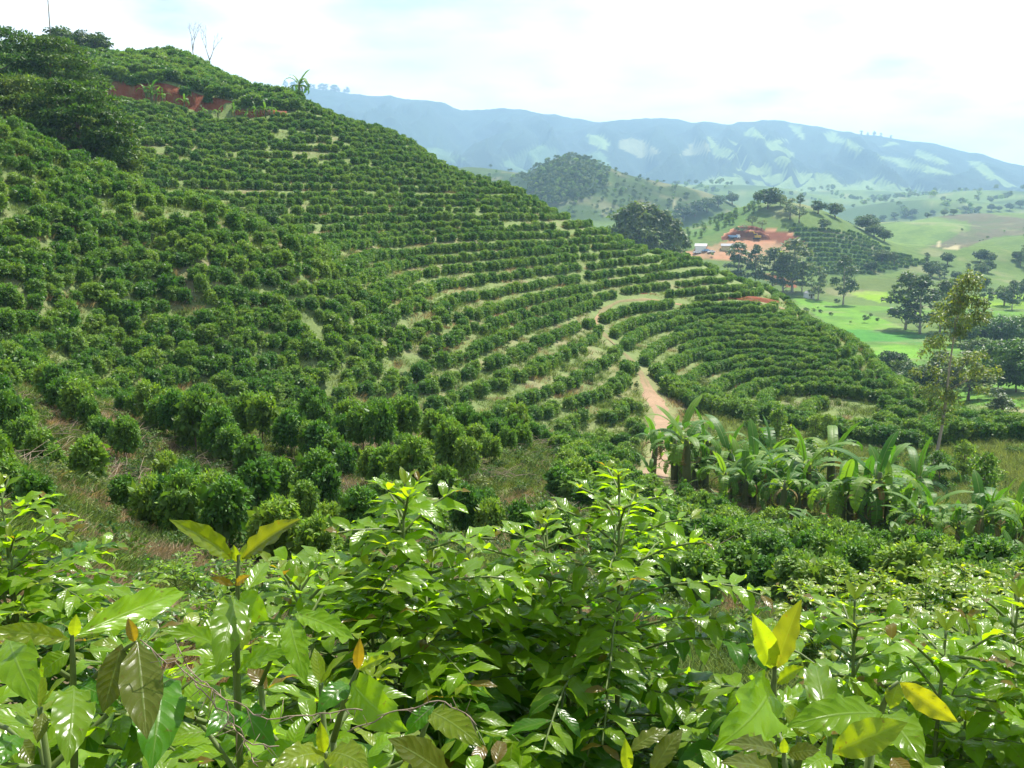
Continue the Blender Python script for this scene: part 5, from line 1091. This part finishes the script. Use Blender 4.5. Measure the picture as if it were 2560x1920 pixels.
def frame(d, nrm):
    d = Vector(d).normalized(); s = Vector(nrm).cross(d)
    if s.length < 1e-4: s = Vector((1, 0, 0)).cross(d)
    s.normalize(); u = d.cross(s); return Matrix((d, s, u)).transposed()
def grow_bush(P_, h, reach, seed, leaf=0.14, gap=0.085, stems=2, top_bare=0.0, azkeep=None, zmin=0.15):
    """leaf transforms and twig paths of one coffee bush: opposite branches, leaves in opposite pairs"""
    g = random.Random(seed); leaves, twigs_ = [], []
    for sidx in range(stems):
        sa = g.uniform(0, 6.28); off = 0.0 if sidx == 0 else g.uniform(.15, .35) * reach; sh = h * (1 if sidx == 0 else g.uniform(.72, .92)); ox, oy = off * math.cos(sa), off * math.sin(sa)
        lx, ly = g.gauss(0, .03), g.gauss(0, .03)
        sp_ = lambda t: Vector((P_[0] + ox * (0.3 + .7 * t) + lx * sh * t * t, P_[1] + oy * (0.3 + .7 * t) + ly * sh * t * t, P_[2] + sh * t))
        twigs_.append(([sp_(t / 5) - Vector((0, 0, .1 if t == 0 else 0)) for t in range(6)], [.017, .014, .012, .009, .006, .004]))
        zz = zmin * sh; a0 = g.uniform(0, 3.14)
        while zz < sh * 0.985:
            t = zz / sh; a0 += math.pi / 2 + g.gauss(0, .18); Lb = reach * (1.0 - 0.25 * abs(t - .35)) * min(1.0, 0.16 + (1 - t) * 2.0) * g.uniform(.8, 1.12)
            for q in (0, math.pi):
                a = a0 + q + g.gauss(0, .12); el = math.radians(g.uniform(18, 40)) * (0.55 + 0.8 * t); p = sp_(t).copy(); path = [p.copy()]; dr = Vector((math.cos(a) * math.cos(el), math.sin(a) * math.cos(el), math.sin(el))); s = 0.0; k = 0; seg = 0.05 if Lb < .45 else 0.056
                nn = max(2, int(Lb / seg)); flip = g.random() < .5
                for i in range(nn):
                    f = i / nn; dr = (dr + Vector((g.gauss(0, .03), g.gauss(0, .03), -0.065 - .06 * f))).normalized(); p = p + dr * seg; path.append(p.copy())
                    if f < 0.22 and Lb > .35: continue
                    side = dr.cross(Vector((0, 0, 1))).normalized()
                    young = (i >= nn - 2)
                    for sd in (-1, 1):
                        if g.random() < .1: continue
                        ld = (dr * g.uniform(.35, .7) + side * sd * g.uniform(.7, 1.0) + Vector((0, 0, g.uniform(-.65, .0) + (.35 if young else 0)))).normalized(); nr = Vector((0, 0, 1)) + side * sd * g.uniform(-.3, .2) + Vector((g.gauss(0, .2), g.gauss(0, .2), 0))
                        sc_ = leaf * g.uniform(.75, 1.12) * ((.55 if i == nn - 1 else .8) if young else 1.0) * (0.75 + .25 * min(1, (1 - t) * 3))
                        r_ = g.random(); colr = (YOUNG if r_ < .55 else BRONZE if r_ < .75 else FRESH) if i == nn - 1 and t > .55 else (FRESH if (young or t > .66 or r_ < .3) else MATURE)
                        leaves.append((p.copy(), ld, nr, sc_, g.randrange(6), colr * g.uniform(.8, 1.2)))
                twigs_.append((path[::2] + ([path[-1]] if len(path) % 2 == 0 else []), None))
            zz += gap * g.uniform(.8, 1.2)
        tp = sp_(1.0)
        for k in range(4):
            a = k * math.pi / 2 + .4; leaves.append((tp + Vector((0, 0, -.03 * (k // 2))), Vector((math.cos(a), math.sin(a), 1.0 if k < 2 else .4)), Vector((-math.cos(a), -math.sin(a), 1)), leaf * (.45 if k < 2 else .75), 4, YOUNG if k < 2 else FRESH))
    return leaves, twigs_
def build_bush(name, label, P_, leaves, twigs_, group=None, cat='coffee bush', limit=300, hero=(), stems=()):
    t = thing(name, label, cat, tuple(map(float, P_)), group=group); o0 = Vector(tuple(map(float, P_)))
    # nearest leaves per small patch of the view first: those are the ones one can pick apart
    if leaves:
        C_ = np.array([list(p + d.normalized() * s * .5) for p, d, nr, s, k, c in leaves]); lu, lv, ld_ = proj(C_); cell = 11; rank = np.zeros(len(leaves)); cnt = {}
        for i in np.argsort(ld_):
            key = (int(lu[i] // cell), int(lv[i] // cell)); rank[i] = cnt.get(key, 0); cnt[key] = rank[i] + 1
        inside = (lu > -30) & (lu < 1054) & (lv > -20) & (lv < 800) & (ld_ > .1); score = np.where(inside, rank, 50 + rank) + ld_ * .01; order = np.argsort(score); pick = set(order[:limit].tolist())
        rv, rf, ru, rc, o = [], [], [], [], 0
        for i, (p, d, nr, s, k, c) in enumerate(leaves):
            R = frame(d, nr)
            if i in pick:
                ob = link('leaf', LME[k], None, t, p - o0, R.to_euler(), s); ob.color = (*c, 1)
            else:
                V, F, UV = LV[k]; rv.append((V * s) @ np.array(R).T + np.array(p - o0)); rf.append(F + o); ru.append(UV); rc.append(np.tile(c, (len(V), 1))); o += len(V)
        if rv: me = mesh_arrays('foliage', np.concatenate(rv), np.concatenate(rf), True, np.concatenate(rc), np.concatenate(ru)); kind(link('foliage', me, M_leaf, t), 'stuff')
    mb = MB(); mb2 = MB()
    for path, rad_ in twigs_:
        loc = [p - o0 for p in path]
        if len(loc) < 2: continue
        if rad_ is None: mb2.tube(loc, [.0045 * (1 - .6 * i / len(loc)) + .0012 for i in range(len(loc))], 4, False)
        else: mb.tube(loc, rad_, 7)
    for path, rad_ in stems: mb.tube([Vector(p) - o0 for p in path], rad_, 8)
    if mb.v: link('stem', mb.mesh('stem', True), M_stem, t)
    if mb2.v: link('twigs', mb2.mesh('twigs', True), M_stem, t)
    for (b, e, nr, wd, k, c) in hero:
        b, e = Vector(b), Vector(e); L_ = (e - b).length; R = frame(e - b, nr); ob = link('leaf', HME[k], None, t, b - o0, R.to_euler(), (L_, wd / 0.4, L_)); ob.color = (*c, 1)
    return t
def apex(u, v, d): A_ = at(u, v, d); z = H1(A_[0], A_[1]); return np.array([A_[0], A_[1], z]), A_[2] - z
BUSH = [(40, 566, 9.5, .7, .12, 3, 'ragged coffee bush beyond the drooping glossy one at the edge of the brown slope'), (105, 556, 11.5, .7, .12, 3, 'ragged coffee bush among weeds at the foot of the brown slope'), (175, 566, 10.0, .75, .12, 3, 'ragged coffee bush with dry twigs behind the twin leaf shoot'), (250, 560, 11.0, .7, .12, 3, 'ragged coffee bush seen over the twin leaf shoot'), (320, 556, 12.5, .7, .12, 3, 'ragged coffee bush beside the tall bright leader'), (120, 592, 7.5, .6, .12, 3, 'weedy coffee bush low among dry stems'), (215, 596, 7.8, .6, .12, 3, 'weedy coffee bush right behind the twin leaf shoot stem'), (30, 600, 6.8, .6, .12, 3, 'weedy coffee bush beside the drooping glossy one'),
      # apex pixel, distance, reach, leaf, stems, label
    (392, 478, 3.6, .85, .145, 3, 'tall bright coffee bush whose leafy leader stands above its neighbours'), (622, 486, 3.7, .9, .14, 3, 'broad glossy coffee bush with orange young tips over a dark interior'), (506, 572, 4.3, .8, .14, 2, 'lower coffee bush filling the dip between the two tallest glossy ones'), (5, 488, 4.2, .75, .14, 3, 'coffee bush with drooping glossy leaves at the edge of the brown slope'),
    (305, 585, 3.1, .7, .14, 2, 'coffee bush with pale shining leaves between the tall leader and the big twin leaf shoot'), (864, 606, 3.0, .7, .145, 2, 'coffee bush with a straight green leader and yellow tip'), (1010, 600, 3.1, .75, .14, 2, 'coffee bush at the end of the glossy front row'), (1120, 610, 2.5, .7, .14, 2, 'coffee bush past the end of the glossy front row'), (-110, 590, 2.4, .7, .14, 2, 'coffee bush past the olive and bronze shoot'), (940, 640, 2.7, .7, .14, 2, 'dense coffee bush between the green leader and the end of the front row'), (160, 640, 2.6, .65, .14, 2, 'coffee bush tangled with dry vines below the twin leaf shoot')]
for i, (u, v, d, rc_, lf, st, lab) in enumerate(BUSH):
    P_, h = apex(u, v, d); lv_, tw = grow_bush(P_, h, rc_, 700 + i, lf * (1.14 if d < 5 else 1.1), .062 if d < 4 else .07, st); build_bush('coffee_bush', lab, P_, lv_, tw)
for i, (u, v, d, lab) in enumerate(((800, 586, 11.5, 'coffee bush at the near end of the yellow tipped row'), (842, 578, 12.3, 'second coffee bush of the yellow tipped row'), (885, 574, 12.0, 'third coffee bush of the yellow tipped row'), (930, 572, 11.6, 'coffee bush with the brightest yellow drooping tips'), (975, 568, 11.2, 'fifth coffee bush of the yellow tipped row'), (1018, 566, 10.6, 'coffee bush closing the yellow tipped row'), (900, 600, 9.0, 'lower coffee bush in front of the yellow tipped row'), (985, 598, 8.4, 'dark coffee bush in front of the end of the yellow tipped row'), (1050, 575, 9.4, 'coffee bush cut by the picture edge beyond the yellow tipped row'))):
    P_, h = apex(u, v, d); lv_, tw = grow_bush(P_, max(1.2, h), .95, 800 + i, .18, .10, 2)
    lv_ = [(p, dd_, nr, s, k, (YOUNG * 1.2 if (c[0] > .06 and random.random() < .6) else c)) for p, dd_, nr, s, k, c in lv_]
    build_bush('coffee_bush', lab, P_, lv_, tw, cat='coffee bush')
# the close shoots, leaf by leaf: crop coordinates of the picture, base to tip, width, blade facing (0 up, 1 to the lens), distance
def hero_leaf(x0, y0, x1, y1, w, face, d0, d1, k, colr, ox, roll=0.0):
    px = lambda x, y, d: at(ox + x / 5.76, 480 + y / 5.76, d)
    b, e = px(x0, y0, d0), px(x1, y1, d1); dm = .5 * (d0 + d1); wd = w / 5.76 / FPX * dm; m = Vector(tuple(-(b + e) / 2)).normalized(); ax = Vector(tuple(e - b)).normalized()
    nr = (m * face + Vector((0, 0, 1)) * (1 - face)); nr = nr - ax * nr.dot(ax); nr.normalize(); nr = Matrix.Rotation(roll, 3, ax) @ nr
    return (tuple(b), tuple(e), tuple(nr), wd, k, colr)
def hero_stem(pts, ox, d, r0, r1): P3 = [tuple(at(ox + x / 5.76, 480 + y / 5.76, dd)) for (x, y), dd in zip(pts, d)]; n = len(P3); return (P3, [r0 + (r1 - r0) * i / (n - 1) for i in range(n)])
Bh = [hero_leaf(1345, 455, 960, 228, 150, .45, 1.45, 1.36, 2, YOUNG * .8, 0, -.5), hero_leaf(1395, 455, 1745, 225, 150, .45, 1.45, 1.38, 2, OLIVE, 0, .5), hero_leaf(1360, 470, 1345, 370, 50, .8, 1.45, 1.45, 4, YOUNG, 0), hero_leaf(1390, 470, 1420, 365, 50, .8, 1.45, 1.46, 4, YOUNG, 0), hero_leaf(1345, 605, 1200, 562, 52, .8, 1.45, 1.4, 5, BRONZE, 0), hero_leaf(1350, 603, 1445, 548, 55, .8, 1.45, 1.42, 5, BRONZE, 0),
      hero_leaf(1355, 670, 1222, 1130, 235, 1.3, 1.42, 1.28, 1, FRESH * .8, 0), hero_leaf(1385, 665, 1590, 830, 190, 1.3, 1.46, 1.42, 3, FRESH, 0), hero_leaf(1330, 1010, 865, 870, 150, .6, 1.45, 1.36, 1, FRESH * .9, 0), hero_leaf(1420, 640, 1540, 480, 110, .5, 1.5, 1.6, 2, FRESH, 0), hero_leaf(1350, 1050, 1100, 1130, 110, .7, 1.46, 1.4, 1, FRESH, 0), hero_leaf(1370, 1100, 1700, 1010, 170, .6, 1.46, 1.4, 1, FRESH, 0), hero_leaf(1365, 1350, 1120, 1560, 190, .75, 1.46, 1.32, 3, MATURE * 1.4, 0), hero_leaf(1375, 1350, 1640, 1640, 200, .7, 1.46, 1.35, 3, MATURE * 1.3, 0)]
Bs = [hero_stem([(1390, 1900), (1375, 1400), (1365, 900), (1370, 600), (1375, 430)], 0, [1.5, 1.47, 1.46, 1.45, 1.45], .006, .0025)]
P_ = np.array([*at(1390 / 5.76, 800, 1.5)[:2], 0]); P_[2] = H1(P_[0], P_[1]); lv_, tw = grow_bush(P_, at(238, 648, 1.55)[2] - P_[2], .5, 901, .13, .09, 1)
Bs.append(([tuple(P_), Bs[0][0][0]], [.012, .007])); build_bush('coffee_bush', 'coffee shoot ending in two large yellow-green leaves spread like wings', P_, lv_, tw, hero=Bh, stems=Bs)
Ah = [hero_leaf(395, 915, -90, 868, 135, .4, 1.3, 1.24, 0, YOUNG * .85, 0, -.6), hero_leaf(440, 895, 1055, 655, 190, .45, 1.3, 1.5, 0, FRESH * 1.25, 0, .5), hero_leaf(425, 905, 440, 768, 75, .8, 1.3, 1.3, 4, YOUNG * 1.1, 0), hero_leaf(790, 930, 848, 1505, 265, 1.3, 1.28, 1.16, 5, OLIVE * 1.1, 0), hero_leaf(700, 945, 590, 1345, 185, 1.3, 1.29, 1.24, 5, OLIVE * .85, 0), hero_leaf(775, 935, 735, 790, 70, .7, 1.28, 1.28, 4, BRONZE * 1.1, 0),
      hero_leaf(50, 905, 245, 1345, 260, 1.3, 1.3, 1.18, 1, FRESH, 0), hero_leaf(425, 1185, 375, 1700, 255, 1.3, 1.28, 1.14, 1, FRESH * .85, 0), hero_leaf(930, 1110, 860, 1740, 320, 1.3, 1.36, 1.2, 1, MATURE * 1.5, 0), hero_leaf(440, 1180, 700, 1330, 170, .6, 1.3, 1.26, 1, MATURE * 1.3, 0), hero_leaf(400, 1000, 230, 1150, 150, .6, 1.31, 1.3, 3, FRESH * .8, 0), hero_leaf(100, 1470, -60, 1700, 170, .7, 1.2, 1.12, 1, MATURE * 1.4, 0), hero_leaf(115, 1490, 190, 1650, 110, .7, 1.2, 1.16, 2, OLIVE, 0), hero_leaf(250, 1340, 215, 1520, 90, .8, 1.24, 1.2, 5, OLIVE, 0), hero_leaf(430, 900, 610, 880, 90, .5, 1.31, 1.34, 1, YOUNG, 0)]
As = [hero_stem([(430, 1900), (425, 1300), (418, 1000), (415, 890)], 0, [1.34, 1.31, 1.3, 1.3], .006, .003), hero_stem([(427, 1250), (600, 1080), (740, 960), (785, 930)], 0, [1.31, 1.3, 1.285, 1.28], .004, .002), hero_stem([(-80, 1380), (40, 1430), (115, 1490)], 0, [1.26, 1.22, 1.2], .004, .002), hero_stem([(420, 1150), (200, 1010), (50, 905)], 0, [1.31, 1.31, 1.3], .004, .002), hero_stem([(428, 1300), (700, 1180), (930, 1110)], 0, [1.31, 1.34, 1.36], .004, .002)]
P_ = np.array([*at(430 / 5.76, 810, 1.34)[:2], 0]); P_[2] = H1(P_[0], P_[1]); lv_, tw = grow_bush(P_, at(75, 672, 1.42)[2] - P_[2], .5, 902, .13, .09, 1)
As.append(([tuple(P_), As[0][0][0]], [.012, .007])); build_bush('coffee_bush', 'coffee shoot with large olive and bronze leaves hanging from its side twig', P_, lv_, tw, hero=Ah, stems=As)
Ch = [hero_leaf(1870, 1575, 1540, 1690, 190, .6, 1.12, 1.05, 1, YOUNG, 0), hero_leaf(1895, 1575, 2150, 1690, 215, .6, 1.12, 1.06, 1, YOUNG * .95, 0), hero_leaf(1865, 1575, 1845, 1385, 80, .8, 1.12, 1.12, 4, YOUNG * .8, 0), hero_leaf(2030, 1165, 2400, 1470, 290, 1.3, 1.35, 1.22, 1, FRESH, 0), hero_leaf(2065, 1095, 2260, 1015, 75, .6, 1.36, 1.34, 2, YOUNG * 1.1, 0), hero_leaf(2060, 1090, 2075, 905, 70, .8, 1.36, 1.36, 4, BRONZE, 0), hero_leaf(2465, 1330, 2800, 1570, 190, .65, 1.3, 1.22, 1, YOUNG * .9, 0), hero_leaf(2600, 1720, 2220, 1490, 240, .7, 1.2, 1.12, 5, OLIVE, 0), hero_leaf(1695, 770, 2055, 935, 150, .55, 1.5, 1.42, 0, FRESH * 1.1, 0), hero_leaf(1665, 800, 1785, 1215, 165, 1.3, 1.5, 1.38, 1, FRESH, 0), hero_leaf(1650, 880, 1430, 1100, 130, .6, 1.5, 1.45, 1, FRESH, 0), hero_leaf(2500, 1300, 2330, 1480, 120, .6, 1.3, 1.28, 1, MATURE * 1.4, 0), hero_leaf(2010, 1180, 1800, 1390, 150, .6, 1.36, 1.3, 3, MATURE * 1.3, 0)]
Cs = [hero_stem([(1900, 1850), (1885, 1660), (1875, 1570)], 0, [1.14, 1.125, 1.12], .005, .003), hero_stem([(1920, 1500), (1990, 1250), (2060, 1090)], 0, [1.42, 1.38, 1.36], .005, .0025), hero_stem([(2300, 1850), (2420, 1500), (2490, 1310)], 0, [1.3, 1.3, 1.3], .005, .0025), hero_stem([(1500, 1180), (1600, 950), (1680, 780)], 0, [1.52, 1.51, 1.5], .004, .002)]
P_ = np.array([*at(340, 815, 1.5)[:2], 0]); P_[2] = H1(P_[0], P_[1]); lv_, tw = grow_bush(P_, at(340, 662, 1.55)[2] - P_[2], .55, 903, .13, .09, 2)
for st_ in list(Cs): Cs.append(([tuple(np.array(P_) * .4 + np.array(st_[0][0]) * .6 - np.array([0, 0, .25])), st_[0][0]], [.006, .005]))
build_bush('coffee_bush', 'low coffee bush with a pair of round yellow-green leaves among dry vine stems', P_, lv_, tw, hero=Ch, stems=Cs)
R_ = 640
Fh = [hero_leaf(765, 1085, 638, 755, 150, 1.3, 1.25, 1.2, 2, YOUNG * 1.15, R_, .35), hero_leaf(785, 1085, 938, 680, 165, .85, 1.25, 1.22, 2, OLIVE * 1.1, R_, -.3), hero_leaf(745, 1165, 335, 1600, 370, 1.35, 1.24, 1.06, 1, FRESH * 1.2, R_), hero_leaf(790, 1170, 950, 1075, 100, .6, 1.25, 1.22, 2, YOUNG, R_), hero_leaf(1085, 1500, 1000, 1085, 190, .6, 1.18, 1.36, 1, FRESH * .8, R_), hero_leaf(1110, 1570, 1550, 1395, 220, .55, 1.12, 1.1, 0, YOUNG, R_, .3), hero_leaf(1395, 1345, 800, 1450, 250, .65, 1.2, 1.16, 1, FRESH, R_), hero_leaf(1495, 1165, 1840, 1398, 150, 1.3, 1.25, 1.2, 0, YOUNG * 1.15 + np.array((.06, 0, 0)), R_), hero_leaf(1485, 1170, 1440, 1320, 110, .8, 1.25, 1.24, 0, YOUNG * 1.1, R_),
      hero_leaf(815, 1575, 475, 1530, 130, .55, 1.08, 1.04, 0, OLIVE, R_), hero_leaf(850, 1580, 1045, 1560, 120, .6, 1.08, 1.06, 0, OLIVE, R_), hero_leaf(830, 1580, 828, 1480, 55, .8, 1.08, 1.08, 4, YOUNG, R_), hero_leaf(790, 1690, 440, 1640, 150, .55, 1.05, 1.0, 0, OLIVE * 1.1, R_), hero_leaf(60, 1700, 255, 1430, 130, .6, 1.05, 1.08, 1, OLIVE, R_), hero_leaf(-60, 1560, 180, 1445, 110, .5, 1.06, 1.08, 1, OLIVE * 1.2, R_), hero_leaf(-70, 1680, -85, 1480, 80, .8, 1.06, 1.06, 4, YOUNG * .8, R_), hero_leaf(1405, 1350, 1660, 1690, 260, .7, 1.2, 1.08, 1, FRESH * .9, R_), hero_leaf(770, 1240, 560, 1330, 110, .6, 1.26, 1.3, 1, FRESH, R_), hero_leaf(760, 1330, 1000, 1250, 130, .5, 1.26, 1.34, 1, FRESH, R_), hero_leaf(1450, 1600, 1560, 1720, 120, .7, 1.1, 1.06, 5, BRONZE, R_), hero_leaf(1090, 1600, 900, 1720, 160, .7, 1.12, 1.06, 1, FRESH, R_), hero_leaf(750, 1480, 560, 1640, 150, .7, 1.24, 1.18, 3, FRESH, R_)]
Fs = [hero_stem([(765, 1900), (760, 1500), (765, 1250), (775, 1070)], R_, [1.28, 1.26, 1.25, 1.25], .0085, .0035), hero_stem([(1075, 1850), (1085, 1650), (1095, 1480)], R_, [1.12, 1.13, 1.15], .006, .003), hero_stem([(1330, 1560), (1400, 1300), (1440, 1200), (1490, 1160)], R_, [1.26, 1.25, 1.25, 1.25], .005, .002), hero_stem([(860, 1850), (835, 1640), (828, 1570)], R_, [1.06, 1.075, 1.08], .005, .0025), hero_stem([(-60, 1850), (-70, 1680)], R_, [1.06, 1.06], .004, .003), hero_stem([(60, 1850), (60, 1700)], R_, [1.05, 1.05], .004, .003)]
P_ = np.array([*at(773, 815, 1.3)[:2], 0]); P_[2] = H1(P_[0], P_[1]); lv_, tw = grow_bush(P_, at(780, 690, 1.42)[2] - P_[2], .5, 904, .13, .09, 2)
for st_ in list(Fs): Fs.append(([tuple(np.array(P_) * .4 + np.array(st_[0][0]) * .6 - np.array([0, 0, .25])), st_[0][0]], [.008, .006]))
build_bush('coffee_bush', 'coffee shoot with erect yellow leaf pair and one big backlit green leaf', P_, lv_, tw, hero=Fh, stems=Fs)
# dry vine strands draped over the low bush
for i, pts in enumerate(([(800, 930), (1000, 1060), (1250, 1230), (1560, 1380), (1850, 1350), (2150, 1310)], [(1000, 900), (1080, 1080), (1300, 1280), (1420, 1520), (1500, 1680)], [(1100, 1160), (1300, 1330), (1380, 1480), (1650, 1560)], [(2000, 1440), (2300, 1330), (2560, 1280), (2800, 1420)])):
    mb = MB(); g = random.Random(i); P3 = []
    for a, b in zip(pts[:-1], pts[1:]):
        for k in range(6): f_ = k / 6; P3.append(at((a[0] + (b[0] - a[0]) * f_ + g.gauss(0, 8)) / 5.76, 480 + (a[1] + (b[1] - a[1]) * f_ + g.gauss(0, 8)) / 5.76, 1.24 + g.gauss(0, .006)))
    b0 = P3[0]; mb.tube([Vector(tuple(p - b0)) for p in P3], .0009, 5)
    for k in range(2, len(P3) - 1):
        q = Vector(tuple(P3[k] - b0)); mb.tube([q, q + Vector((g.gauss(0, .015), g.gauss(0, .01), g.gauss(-.01, .015)))], [.0006, .0003], 4)
    tag(link('dry_vine', mb.mesh('dry_vine', True), M_twig, None, tuple(b0)), ('longest dry brown vine strand draped across the low coffee bush', 'dry brown vine strand hanging down through the low coffee bush', 'short dry vine strand crossing the hanging one', 'thin dry vine arching past the bronze bud')[i], 'vine')
